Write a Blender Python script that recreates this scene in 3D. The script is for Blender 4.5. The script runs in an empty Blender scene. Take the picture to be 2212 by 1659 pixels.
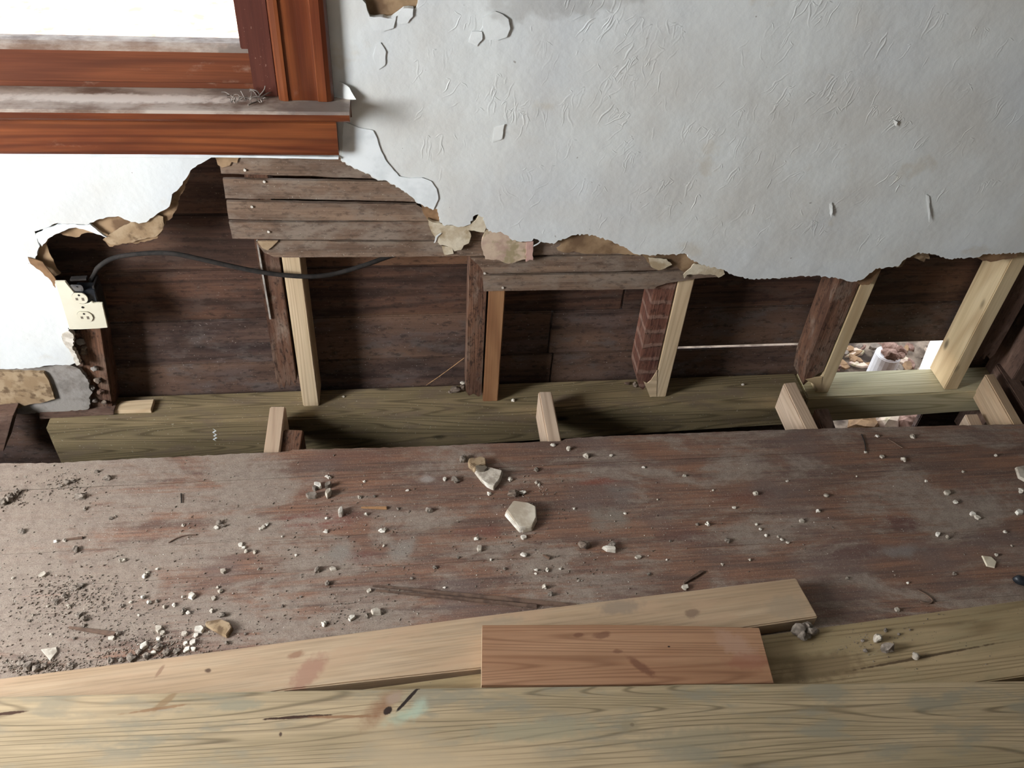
import bpy, bmesh, math, random
from mathutils import Vector, Matrix, noise as mnoise
from mathutils.geometry import tessellate_polygon
random.seed(11)
S = bpy.context.scene
# ------------------------------------------------------------------ camera
R2 = Vector((0.99367377, -0.09637331, 0.05765961))
U2 = Vector((0.02411247, 0.68452652, 0.72858907))
FW = Vector((0.10968607, 0.72258953, -0.68251984))
EYE = Vector((0, -1.62, 1.512))
cd = bpy.data.cameras.new('camera'); cam = bpy.data.objects.new('camera', cd); S.collection.objects.link(cam)
cd.sensor_width = 36; cd.lens = 1912 / 2212 * 36; cd.clip_start = .02; cd.clip_end = 200
cam.matrix_world = Matrix(((R2.x, U2.x, -FW.x, EYE.x), (R2.y, U2.y, -FW.y, EYE.y), (R2.z, U2.z, -FW.z, EYE.z), (0, 0, 0, 1)))
S.camera = cam
# ------------------------------------------------------------------ world, sun, window light, rear fill, exposure
W = bpy.data.worlds.new('sky'); S.world = W; W.use_nodes = True
W.node_tree.nodes['Background'].inputs[0].default_value = (.80, .90, 1.0, 1)
W.node_tree.nodes['Background'].inputs[1].default_value = 3.2
sd = bpy.data.lights.new('sun', 'SUN'); sd.energy = 95; sd.angle = .02; sd.color = (1, .96, .9)
sun = bpy.data.objects.new('sun', sd); S.collection.objects.link(sun)
sun.rotation_euler = Vector((.25, .62, -.75)).to_track_quat('-Z', 'Y').to_euler()
def area(name, loc, aim, sx, sy, e, col):
    l = bpy.data.lights.new(name, 'AREA'); l.shape = 'RECTANGLE'; l.size = sx; l.size_y = sy; l.energy = e; l.color = col
    o = bpy.data.objects.new(name, l); S.collection.objects.link(o); o.location = loc
    o.rotation_euler = (Vector(aim) - Vector(loc)).to_track_quat('-Z', 'Y').to_euler()
area('daylight_left_window', (-2.21, -1.22, 1.1), (0, -1.0, .7), .62, 1.0, 94, (.965, .985, 1.0))
area('rear_fill', (.2, -3.17, 1.5), (.1, 0, .7), 1.1, 1.2, 1.5, (.96, .98, 1.0))  # added fill lamp inside the closed rear wall; no window there
S.view_settings.view_transform = 'Standard'; S.view_settings.look = 'None'; S.view_settings.gamma = 1
S.view_settings.use_curve_mapping = False; S.view_settings.exposure = 0.12
S.cycles.max_bounces = 8; S.cycles.diffuse_bounces = 3

# ------------------------------------------------------------------ helpers
def ray(px, py): return R2 * ((px - 1106) / 1912) - U2 * ((py - 829.5) / 1912) + FW
def PY(px, py, Y=0.):      # the point seen at a pixel on the upright plane y = Y
    d = ray(px, py); return EYE + d * ((Y - EYE.y) / d.y)
def PZ(px, py, Z=0.):      # ... on the level plane z = Z
    d = ray(px, py); return EYE + d * ((Z - EYE.z) / d.z)
WM = {}
def mat4(o, A):
    return Matrix(((A[0].x, A[1].x, A[2].x, o.x), (A[0].y, A[1].y, A[2].y, o.y), (A[0].z, A[1].z, A[2].z, o.z), (0, 0, 0, 1)))
IDA = (Vector((1, 0, 0)), Vector((0, 1, 0)), Vector((0, 0, 1)))
def tag(o, label=None, cat=None, group=None, kind=None):
    for k, v in (('label', label), ('category', cat), ('group', group), ('kind', kind)):
        if v: o[k] = v
    return o
def place(o, M, parent):
    WM[o] = M
    if parent: o.parent = parent; o.matrix_parent_inverse = WM[parent].inverted()
    o.matrix_basis = M
    S.collection.objects.link(o)
def empty(name, loc, label=None, cat=None, group=None, kind=None):
    o = bpy.data.objects.new(name, None); o.empty_display_size = .02
    place(o, Matrix.Translation(Vector(loc)), None); return tag(o, label, cat, group, kind)
def frame(d, up=(0, 0, 1)):
    x = Vector(d).normalized(); y = Vector(up).cross(x).normalized(); z = x.cross(y); return (x, y, z)
def mk(name, vs, fs, mat, parent=None, A=IDA, o=None, bevel=0, smooth=False, jit=0, sub=0, **t):
    vs = [Vector(v) for v in vs]
    if o is None: o = sum(vs, Vector()) / len(vs)
    me = bpy.data.meshes.new(name)
    loc = [Vector(((v - o).dot(A[0]), (v - o).dot(A[1]), (v - o).dot(A[2]))) for v in vs]
    me.from_pydata(loc, [], fs)
    bm = bmesh.new(); bm.from_mesh(me)
    bmesh.ops.recalc_face_normals(bm, faces=bm.faces)
    if sub:
        le = [e for e in bm.edges if e.calc_length() > sub]
        k = max(2, min(60, int(max(e.calc_length() for e in bm.edges) / sub)))
        bmesh.ops.subdivide_edges(bm, edges=le, cuts=k, use_grid_fill=True)
    if bevel: bmesh.ops.bevel(bm, geom=[e for e in bm.edges if (len(e.link_faces) == 2 and e.calc_face_angle(0) > .6)], offset=bevel, segments=2, affect='EDGES', clamp_overlap=True)
    if jit:
        for v in bm.verts:
            v.co += Vector((mnoise.noise(v.co * 30 + Vector((i * 9.1, 3, 7))) for i in range(3))) * jit
    bm.to_mesh(me); bm.free()
    if smooth:
        for p in me.polygons: p.use_smooth = True
    me.materials.append(mat)
    ob = bpy.data.objects.new(name, me); place(ob, mat4(o, A), parent); return tag(ob, **t)
QF = [(0, 1, 2, 3), (4, 7, 6, 5), (0, 4, 5, 1), (1, 5, 6, 2), (2, 6, 7, 3), (3, 7, 4, 0)]
def slab(name, quad, vec, mat, parent=None, bevel=.0015, **t):   # quad: face; vec: thickness; long axis is quad[0]->quad[1]
    quad = [Vector(q) for q in quad]; vec = Vector(vec)
    d = (quad[1] - quad[0]).normalized(); n = vec.normalized(); n = (n - d * n.dot(d)).normalized()
    A = (d, (-n).cross(d), -n)
    return mk(name, quad + [q + vec for q in quad], QF, mat, parent, A, bevel=bevel, **t)
def box(name, a, b, mat, parent=None, long='x', **t):
    (x0, y0, z0), (x1, y1, z1) = a, b
    if long == 'x': q = [(x0, y0, z1), (x1, y0, z1), (x1, y1, z1), (x0, y1, z1)]; v = (0, 0, z0 - z1)
    elif long == 'y': q = [(x0, y0, z1), (x0, y1, z1), (x1, y1, z1), (x1, y0, z1)]; v = (0, 0, z0 - z1)
    else: q = [(x0, y0, z0), (x0, y0, z1), (x1, y0, z1), (x1, y0, z0)]; v = (0, y1 - y0, 0)
    return slab(name, q, v, mat, parent, **t)
def rough(pts, step, amp, closed=True, seed=1):
    rr = random.Random(seed); out = []
    n = len(pts)
    for i in range(n if closed else n - 1):
        a = Vector(pts[i]); b = Vector(pts[(i + 1) % n]); L = (b - a).length; k = max(1, min(400, int(L / step)))
        nn = Vector((-(b - a).y, (b - a).x)).normalized() if L else Vector((0, 0))
        for j in range(k):
            p = a.lerp(b, j / k)
            if j: p = p + nn * rr.uniform(-amp, amp)
            out.append(p)
    if not closed: out.append(Vector(pts[-1]))
    return out
def prism(name, loops, front, back, mat, parent=None, A=IDA, **t):
    """loops: list of 2D loops (outer, holes...); front(p), back(p) -> 3D"""
    tris = tessellate_polygon([[Vector((p[0], p[1], 0)) for p in l] for l in loops])
    flat = [p for l in loops for p in l]; n = len(flat)
    vs = [Vector(front(p)) for p in flat] + [Vector(back(p)) for p in flat]
    fs = [tuple(f) for f in tris] + [tuple(i + n for i in reversed(f)) for f in tris]
    s = 0
    for l in loops:
        m = len(l)
        for i in range(m): a, b = s + i, s + (i + 1) % m; fs.append((a, b, b + n, a + n))
        s += m
    return mk(name, vs, fs, mat, parent, A, **t)
def wallpiece(name, px, Y0, Y1, mat, parent=None, step=.008, amp=.0015, tilt=None, seed=3, **t):
    """outline read at pixels on the upright plane y=Y0, given real thickness to Y1 (further in)"""
    pts = [PY(x, y, Y0) for x, y in px]
    pl = rough([(p.x, p.z) for p in pts], step, amp, True, seed)
    f = (lambda p: (p[0], Y0 + (tilt(p) if tilt else 0), p[1])); b = (lambda p: (p[0], Y1 + (tilt(p) if tilt else 0), p[1]))
    return prism(name, [pl], f, b, mat, parent, **t)
def tube(name, pts, r, mat, parent=None, seg=10, **t):
    pts = [Vector(p) for p in pts]; P = []
    for i in range(len(pts) - 1):
        p0 = pts[max(i - 1, 0)]; p1 = pts[i]; p2 = pts[i + 1]; p3 = pts[min(i + 2, len(pts) - 1)]
        for k in range(6):
            s = k / 6; P.append(.5 * ((2 * p1) + (p2 - p0) * s + (2 * p0 - 5 * p1 + 4 * p2 - p3) * s * s + (3 * p1 - p0 - 3 * p2 + p3) * s ** 3))
    P.append(pts[-1]); vs = []; fs = []
    for i, p in enumerate(P):
        d = (P[min(i + 1, len(P) - 1)] - P[max(i - 1, 0)]).normalized()
        u = d.orthogonal().normalized() if i == 0 else (u - d * u.dot(d)).normalized()
        w = d.cross(u); rr = r(i / (len(P) - 1)) if callable(r) else r
        for k in range(seg): a = 2 * math.pi * k / seg; vs.append(p + (u * math.cos(a) + w * math.sin(a)) * rr)
    for i in range(len(P) - 1):
        for k in range(seg): a = i * seg + k; b = i * seg + (k + 1) % seg; fs.append((a, b, b + seg, a + seg))
    fs.append(tuple(range(seg))[::-1]); fs.append(tuple(range(len(vs) - seg, len(vs))))
    return mk(name, vs, fs, mat, parent, smooth=True, **t)

# ------------------------------------------------------------------ materials
def lin(c, k=.80):
    l = .3 * c[0] + .59 * c[1] + .11 * c[2]; c = [l + (x - l) * k for x in c]
    return tuple((x / 255 / 12.92) if x / 255 <= .04045 else ((x / 255 + .055) / 1.055) ** 2.4 for x in c) + (1,)
class NT:
    def __init__(s, name):
        s.m = bpy.data.materials.new(name); s.m.use_nodes = True; s.t = s.m.node_tree; s.b = s.t.nodes['Principled BSDF']
        s.b.inputs['Specular IOR Level'].default_value = .3
    def n(s, ty, **k):
        x = s.t.nodes.new(ty)
        for a, b in k.items(): setattr(x, a, b)
        return x
    def put(s, inp, v):
        if isinstance(v, bpy.types.NodeSocket): s.t.links.new(v, inp)
        else: inp.default_value = v
    def coord(s, sc=(1, 1, 1), rnd=True, world=False, rot=(0, 0, 0)):
        if world: v = s.n('ShaderNodeNewGeometry').outputs['Position']
        else: v = s.n('ShaderNodeTexCoord').outputs['Object']
        if rnd:
            r = s.n('ShaderNodeObjectInfo').outputs['Random']; a = s.n('ShaderNodeVectorMath', operation='MULTIPLY_ADD')
            s.put(a.inputs[0], r); a.inputs[1].default_value = (17, 5.3, 7.7); s.put(a.inputs[2], v); v = a.outputs[0]
        mp = s.n('ShaderNodeMapping'); mp.inputs['Scale'].default_value = sc; mp.inputs['Rotation'].default_value = rot; s.put(mp.inputs[0], v); return mp.outputs[0]
    def noise(s, v, scale=5, det=3, rough=.55, dist=0, ty='FBM'):
        x = s.n('ShaderNodeTexNoise', noise_type=ty); s.put(x.inputs['Vector'], v); x.inputs['Scale'].default_value = scale
        x.inputs['Detail'].default_value = det; x.inputs['Roughness'].default_value = rough; x.inputs['Distortion'].default_value = dist
        return x.outputs[0]
    def math(s, op, a, b=0., c=None):
        x = s.n('ShaderNodeMath', operation=op); s.put(x.inputs[0], a); s.put(x.inputs[1], b)
        if c is not None: s.put(x.inputs[2], c)
        return x.outputs[0]
    def ramp(s, v, lo, hi, a=0., b=1., smooth=True):
        x = s.n('ShaderNodeMapRange', interpolation_type='SMOOTHSTEP' if smooth else 'LINEAR'); s.put(x.inputs[0], v)
        x.inputs[1].default_value = lo; x.inputs[2].default_value = hi; x.inputs[3].default_value = a; x.inputs[4].default_value = b; return x.outputs[0]
    def mix(s, f, a, b, mode='MIX'):
        x = s.n('ShaderNodeMix', data_type='RGBA', blend_type=mode); s.put(x.inputs[0], f)
        s.put(x.inputs[6], a); s.put(x.inputs[7], b); return x.outputs[2]
    def ell(s, c, rx, ry, ang=0, soft=.5, wob=.55, ax=(0, 1), wsc=75):
        """0..1 mask of an ellipse at world point c, in world plane ax; edges wobbled"""
        v = s.n('ShaderNodeNewGeometry').outputs['Position']
        sp = s.n('ShaderNodeSeparateXYZ'); s.put(sp.inputs[0], v)
        dx = s.math('SUBTRACT', sp.outputs[ax[0]], c[ax[0]]); dy = s.math('SUBTRACT', sp.outputs[ax[1]], c[ax[1]])
        ca, sa = math.cos(ang), math.sin(ang)
        u = s.math('DIVIDE', s.math('ADD', s.math('MULTIPLY', dx, ca), s.math('MULTIPLY', dy, sa)), rx)
        w = s.math('DIVIDE', s.math('SUBTRACT', s.math('MULTIPLY', dy, ca), s.math('MULTIPLY', dx, sa)), ry)
        r = s.math('SQRT', s.math('ADD', s.math('MULTIPLY', u, u), s.math('MULTIPLY', w, w)))
        if wob: r = s.math('ADD', r, s.math('MULTIPLY', s.math('SUBTRACT', s.noise(s.coord(rnd=False, world=True), wsc, 3), .5), wob * 2))
        return s.ramp(r, 1 - soft, 1 + soft * .3, 1., 0.)
    def bump(s, h, strength=.3, dist=.002):
        x = s.n('ShaderNodeBump'); s.put(x.inputs['Height'], h); x.inputs['Strength'].default_value = strength; x.inputs['Distance'].default_value = dist
        if s.b.inputs['Normal'].is_linked: s.put(x.inputs['Normal'], s.b.inputs['Normal'].links[0].from_socket)
        s.put(s.b.inputs['Normal'], x.outputs[0])
    def out(s, col, r=.7): s.put(s.b.inputs['Base Color'], col); s.put(s.b.inputs['Roughness'], r); return s.m

def wood(name, light, dark, ring=7, rcol=None, mott=None, dust=None, dusta=.5, r=.7, bump=.25, fib=.25, knots=True, spots=(), rsharp=.35, ysc=5, speck=None, band=None, grime=0, zband=None):
    """grain runs along the object's local x"""
    n = NT(name); L, D = lin(light), lin(dark)
    warp = n.noise(n.coord((.9, 2.5, 2.5)), 1.2, 2)
    base = n.noise(n.coord((.45, ysc, ysc)), 1.5, 1, .4)
    f = n.math('ADD', n.math('MULTIPLY', base, ring * 2.2), n.math('MULTIPLY', warp, 1.1))
    tri = n.math('PINGPONG', f, .5)
    line = n.ramp(tri, 0, rsharp, 1, 0)
    col = n.mix(n.ramp(n.noise(n.coord((1.2, 9, 9)), 2, 4), .3, .7), L, D)
    col = n.mix(n.math('MULTIPLY', line, .6), col, lin(rcol or dark))
    fb = n.noise(n.coord((6, 260, 260)), 1, 3, .6)
    col = n.mix(n.ramp(fb, .35, .75, 0, fib), col, lin([x * .45 for x in dark]))
    if mott: col = n.mix(n.ramp(n.noise(n.coord((4, 13, 13)), 2.2, 5, .6), .48, .66, 0, .75), col, lin(mott))
    if band: col = n.mix(n.ramp(n.noise(n.coord((1.2, 4, 20)), 1.3, 3, .5), .45, .68, 0, .8), col, lin(band))
    if knots:
        vo = n.n('ShaderNodeTexVoronoi'); n.put(vo.inputs['Vector'], n.coord((4.5, 10, 10))); vo.inputs['Scale'].default_value = 1.
        col = n.mix(n.ramp(vo.outputs['Distance'], .03, .12, .8, 0), col, lin([x * .4 for x in dark]))
    if dust: col = n.mix(n.ramp(n.noise(n.coord((3, 6, 6)), 3, 6, .65), .62 - dusta * .4, .75 - dusta * .2, 0, .85), col, lin(dust))
    if speck: col = n.mix(n.ramp(n.noise(n.coord(), 210, 2, .5), .69, .74, 0, .7), col, lin(speck))
    if zband:
        sz = n.n('ShaderNodeSeparateXYZ'); n.put(sz.inputs[0], n.coord(rnd=False, world=True))
        zz = n.math('ADD', n.math('MULTIPLY', sz.outputs[2], 1 / zband[0]), n.math('MULTIPLY', n.noise(n.coord(rnd=False, world=True), 25, 3), .5))
        pp = n.math('PINGPONG', zz, .5)
        col = n.mix(n.ramp(pp, .30, .42, 0, .42), col, lin(zband[1])); n.bump(n.ramp(pp, .30, .42, 0, 1), .5, .004)
    if grime:
        gz = n.noise(n.coord((.6, 1.3, 1.3)), 70, 6, .7)
        col = n.mix(n.ramp(gz, .50, .66, 0, grime), col, lin([x * .5 for x in dark]), ); n.bump(gz, .5, .003)
    for sp in spots:
        c, rx, ry, ang, cc, amt = sp[:6]; ax = sp[6] if len(sp) > 6 else (0, 1); soft = sp[7] if len(sp) > 7 else .5
        col = n.mix(n.math('MULTIPLY', n.ell(c, rx, ry, ang, soft=soft, ax=ax), amt), col, lin(cc))
    n.bump(fb, bump, .001); n.bump(n.noise(n.coord((2, 20, 20)), 3, 4), bump * .8, .003)
    return n.out(col, r)

def plain(name, c, c2=None, sc=30, r=.7, bump=.2, metal=0, lo=.4, hi=.65, c3=None, sc3=8):
    n = NT(name); nz = n.noise(n.coord(), sc, 4)
    col = n.mix(n.ramp(nz, lo, hi), lin(c), lin(c2 or c))
    if c3: col = n.mix(n.ramp(n.noise(n.coord(), sc3, 4), .5, .65), col, lin(c3))
    n.b.inputs['Metallic'].default_value = metal
    if bump: n.bump(n.noise(n.coord(), sc * 3, 4), bump, .002)
    return n.out(col, r)

def m_plaster():
    n = NT('painted_plaster')
    w = n.coord(rnd=False, world=True)
    col = n.mix(n.ramp(n.noise(w, 5, 4), .35, .68), lin((222, 226, 224)), lin((212, 211, 205)))
    col = n.mix(n.ramp(n.noise(w, 2.3, 3), .42, .7, 0, .6), col, lin((206, 214, 222)))
    col = n.mix(n.ramp(n.noise(w, 9, 5), .64, .74, 0, .35), col, lin((196, 180, 150)))
    col = n.mix(n.ramp(n.noise(w, 60, 2), .77, .80, 0, .6), col, lin((120, 105, 90)))
    p = PY(1200, 5, -.022)
    col = n.mix(n.math('MULTIPLY', n.ell(p, .16, .035, 0, ax=(0, 2), wsc=25, wob=1.2), .3), col, lin((120, 105, 85)))
    n.bump(n.noise(w, 55, 5, .6), .22, .003)
    n.bump(n.noise(w, 11, 3), .35, .010)
    st = n.noise(n.coord((1, 1, .35), rnd=False, world=True, rot=(0, .45, 0)), 42, 3, .5, 1.2, 'RIDGED_MULTIFRACTAL')
    msk = n.ramp(n.noise(w, 7, 2), .48, .6)
    n.bump(n.math('MULTIPLY', n.ramp(st, .9, 1.7), msk), .35, .0022)
    return n.out(col, .62)
M_WALL = m_plaster()
M_WALLEDGE = plain('plaster_flake', (232, 238, 240), (215, 222, 224), 20, .55, .15)
M_SHELL = plain('room_plaster', (118, 114, 106), (100, 96, 90), 6, .8, .1)
M_TAN = plain('brown_backing_paper', (168, 134, 96), (142, 110, 76), 22, .85, .3, c3=(116, 86, 58), sc3=14)
M_TAN2 = plain('old_tan_board', (176, 148, 112), (154, 124, 88), 30, .85, .3, c3=(116, 90, 62), sc3=40)
M_BROWN = plain('dark_brown_paper', (150, 110, 72), (122, 88, 58), 30, .9, .3)
M_CREAM = plain('cream_plaster', (214, 200, 172), (190, 170, 138), 34, .85, .4, c3=(172, 148, 112), sc3=22)
M_PINK = plain('faded_pink_wallpaper', (205, 178, 150), (182, 148, 128), 26, .85, .35, c3=(160, 142, 104), sc3=34)
M_PINK2 = plain('pink_paper_strip', (205, 160, 145), (188, 140, 128), 40, .85, .2)
M_GREY = plain('grey_scratch_plaster', (150, 142, 134), (130, 122, 114), 40, .9, .6, c3=(112, 98, 88), sc3=12)
M_WHITE = plain('broken_white_plaster', (226, 218, 204), (190, 178, 160), 60, .75, .35)
M_CHIP = plain('dusty_plaster_chip', (196, 184, 166), (160, 146, 128), 70, .85, .4)
M_CRUMB = plain('grey_mortar_crumb', (140, 126, 112), (110, 98, 86), 90, .9, .6)
M_DIRT = plain('brown_dirt', (128, 110, 94), (100, 84, 72), 60, .95, .6)
M_SOIL = plain('crawlspace_soil', (84, 66, 52), (60, 46, 36), 14, .95, .8, c3=(46, 36, 28), sc3=5)
M_GROUND = plain('yard_ground', (150, 126, 104), (100, 80, 64), 16, .95, .7, c3=(64, 48, 38), sc3=7)
M_METAL = plain('galvanised_metal', (150, 152, 155), (110, 112, 116), 30, .35, .1, metal=.8)
M_STRIP = plain('dull_zinc_strip', (176, 168, 158), (140, 130, 122), 60, .6, .2)
M_RUST = plain('dark_steel', (70, 66, 64), (48, 44, 42), 40, .5, .1, metal=.6)
M_PLASTIC = plain('ivory_plastic', (226, 220, 196), (218, 210, 184), 6, .35, 0)
M_SLOT = plain('socket_slot', (112, 100, 84), None, 6, .6, 0)
M_CABLE = plain('black_cable_sheath', (50, 44, 40), (36, 32, 30), 60, .85, .3)
M_BLACK = plain('black_rubber', (30, 34, 40), (50, 54, 60), 60, .4, .1)
M_STRAW = plain('straw_coloured_splinter', (178, 128, 80), (140, 98, 62), 60, .8, .2)
M_TWIG = plain('brown_splinter', (120, 92, 74), (92, 70, 58), 60, .85, .2)
M_COB = plain('dusty_cobweb', (150, 138, 128), (122, 110, 100), 60, .9, .2)
M_BLUE = plain('pale_block', (226, 220, 218), (200, 186, 180), 20, .8, .4)
M_LITTER = plain('pinkish_litter', (158, 118, 100), (112, 74, 58), 30, .9, .4, c3=(90, 58, 42), sc3=20)
g = NT('window_glass'); g.b.inputs['Transmission Weight'].default_value = 1; g.b.inputs['IOR'].default_value = 1.1; M_GLASS = g.out((1, 1, 1, 1), .02)

M_STAIN = wood('varnished_red_wood', (150, 74, 30), (112, 46, 20), ring=6, rcol=(80, 28, 14), dust=(150, 100, 78), dusta=.0, r=.32, bump=.08, fib=.3, ysc=4)
M_STAIN.node_tree.nodes['Principled BSDF'].inputs['Coat Weight'].default_value = .25
M_JAMB = wood('varnished_dark_red_wood', (112, 56, 42), (92, 44, 34), ring=3, r=.4, bump=.08, knots=False, speck=(150, 110, 95))
M_SILL = wood('weathered_sill_wood', (150, 116, 94), (116, 88, 72), ring=3, dust=(196, 178, 162), dusta=.75, r=.42, bump=.15, knots=False,
              spots=[(PZ(250, 215, .75), .30, .02, 0, (236, 222, 208), .85), (PZ(560, 200, .75), .10, .03, 0, (128, 114, 104), .8), (PZ(700, 235, .75), .1, .04, 0, (130, 116, 110), .8)])
M_LATH = wood('rough_sawn_lath', (146, 116, 92), (120, 92, 72), ring=4, rcol=(98, 74, 58), mott=(126, 106, 90), r=.9, bump=.6, fib=.45, knots=False, speck=(180, 168, 152), dust=(142, 124, 108), dusta=.45, grime=.5)
M_SIDE = wood('old_sheathing_board', (112, 74, 54), (74, 50, 40), ring=4, rcol=(44, 30, 24), mott=(88, 68, 58), band=(140, 96, 66), r=.75, bump=.3, fib=.5, speck=(124, 106, 94), grime=.6)
M_SIDED = wood('dusty_sheathing_board', (112, 82, 66), (76, 56, 50), ring=4, rcol=(48, 34, 30), mott=(100, 82, 76), band=(124, 90, 68), r=.8, bump=.3, fib=.4, speck=(170, 160, 150), dust=(98, 86, 80), dusta=.3, grime=.6)
M_OLDSTUD = wood('old_red_brown_stud', (132, 88, 62), (98, 62, 44), ring=4, rcol=(72, 42, 30), mott=(120, 92, 74), r=.9, bump=.9, fib=.5, dust=(138, 116, 98), dusta=.25, grime=.85)
M_SCAR = wood('scarred_red_stud', (138, 84, 62), (104, 58, 44), ring=3, rcol=(80, 44, 34), mott=(126, 86, 68), r=.9, bump=.9, fib=.4, grime=.7, zband=(.045, (158, 124, 106)))
M_OLDSIDE = wood('old_brown_stud', (112, 82, 66), (90, 64, 52), ring=3, r=.9, bump=.4, knots=False, mott=(126, 98, 82), grime=.5)
M_NEW = wood('fresh_pine', (224, 196, 156), (208, 178, 136), ring=9, rcol=(188, 154, 114), r=.6, bump=.08, fib=.12, ysc=9)
M_NEWR = wood('yellow_pine', (222, 196, 150), (202, 172, 124), ring=5, rcol=(184, 150, 106), r=.6, bump=.08, fib=.12)
M_ORANGE = wood('orange_brown_pine', (176, 124, 78), (154, 100, 60), ring=4, rcol=(130, 80, 48), r=.65, bump=.12, fib=.2)
M_JOIST = wood('pink_tinted_pine', (222, 192, 162), (206, 174, 142), ring=8, rcol=(186, 150, 120), r=.65, bump=.1, fib=.15, knots=False, ysc=9)
M_BEAM = wood('green_treated_beam', (154, 132, 92), (122, 104, 70), ring=12, rcol=(70, 58, 34), mott=(120, 100, 78), r=.75, bump=.2, fib=.25, ysc=8, rsharp=.25, speck=(180, 172, 150))
M_BEAMP = wood('pale_treated_beam', (208, 194, 152), (186, 170, 124), ring=10, rcol=(146, 132, 88), r=.7, bump=.2, fib=.2, ysc=8, rsharp=.25, speck=(180, 172, 150))
M_STACKP = wood('pale_pine_board', (194, 164, 128), (178, 144, 108), ring=6, rcol=(184, 150, 112), mott=(188, 152, 116), r=.6, bump=.12, fib=.3, knots=False, ysc=9, rsharp=.3,
    spots=[(PZ(640, 1414, .038), .017, .008, .3, (150, 104, 76), .8), (PZ(665, 1455, .038), .05, .022, .9, (166, 116, 92), .75), (PZ(450, 1448, .038), .007, .005, 0, (84, 58, 42), .9),
           (PZ(345, 1450, .038), .014, .004, 1.1, (150, 112, 84), .8), (PZ(1495, 1325, .038), .017, .010, .2, (132, 104, 82), .8), (PZ(1340, 1312, .038), .05, .018, .1, (140, 122, 104), .65),
           (PZ(1700, 1310, .038), .05, .03, .1, (158, 138, 112), .5), (PZ(1080, 1345, .038), .05, .012, .1, (160, 140, 114), .5)])
M_STACKT = wood('treated_board_right', (184, 156, 112), (156, 132, 90), ring=8, rcol=(122, 98, 62), mott=(160, 140, 100), r=.7, bump=.15, fib=.2, knots=False, ysc=9, rsharp=.3, speck=(112, 100, 84),
    spots=[(PZ(1780, 1440, .038), .09, .03, .1, (118, 94, 62), .6), (PZ(1990, 1420, .038), .16, .003, .12, (86, 64, 40), .9, (0, 1), .4)])
M_SHORT = wood('reddish_pine_offcut', (178, 130, 92), (158, 108, 72), ring=11, rcol=(128, 82, 52), r=.65, bump=.12, fib=.2, knots=False, ysc=9, rsharp=.3,
    spots=[(PZ(1300, 1372, .076), .02, .008, .1, (112, 68, 46), .7), (PZ(1250, 1372, .076), .012, .005, .1, (112, 68, 46), .7), (PZ(1385, 1440, .076), .035, .009, -.75, (112, 66, 44), .75), (PZ(1335, 1407, .076), .01, .005, 0, (112, 68, 46), .6),
           (PZ(1590, 1395, .076), .05, .025, -.8, (178, 138, 114), .5), (PZ(1620, 1430, .076), .05, .02, 0, (150, 88, 62), .6), (PZ(1445, 1397, .076), .003, .002, 0, (40, 24, 18), 1)])
M_BIG = wood('large_treated_plank', (184, 158, 118), (160, 138, 100), ring=15, rcol=(80, 64, 38), mott=(136, 128, 106), r=.62, bump=.18, fib=.38, knots=False, ysc=7, rsharp=.17, band=(196, 166, 124),
    spots=[(PZ(822, 1532, .08), .052, .018, .8, (138, 92, 60), .85, (0, 1), 1.0), (PZ(850, 1510, .08), .016, .011, .5, (160, 132, 108), .9), (PZ(876, 1547, .08), .040, .015, .30, (158, 178, 152), .7, (0, 1), 1.0), (PZ(903, 1532, .08), .026, .012, 1.0, (164, 184, 160), .6, (0, 1), 1.0),
           (PZ(885, 1508, .08), .038, .0035, .82, (42, 28, 20), 1, (0, 1), .3), (PZ(838, 1537, .08), .009, .006, .8, (48, 30, 20), 1, (0, 1), .3), (PZ(640, 1551, .08), .065, .0028, 0, (64, 38, 22), 1, (0, 1), .3), (PZ(15, 1543, .08), .032, .0030, .05, (74, 44, 26), 1, (0, 1), .3),
           (PZ(360, 1515, .08), .030, .007, .75, (140, 108, 70), .8), (PZ(340, 1533, .08), .06, .003, .1, (140, 98, 60), .8), (PZ(740, 1550, .08), .07, .003, -.05, (140, 92, 56), .8),
           (PZ(607, 1588, .08), .0035, .005, 0, (84, 62, 46), 1), (PZ(1365, 1567, .08), .005, .004, 0, (84, 56, 40), 1), (PZ(1160, 1580, .08), .12, .02, 0, (150, 142, 112), .6), (PZ(1360, 1570, .08), .02, .012, 0, (140, 124, 92), .6), (PZ(520, 1525, .08), .045, .012, 0, (140, 134, 110), .7), (PZ(1500, 1600, .08), .1, .025, 0, (136, 126, 100), .5)])
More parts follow.
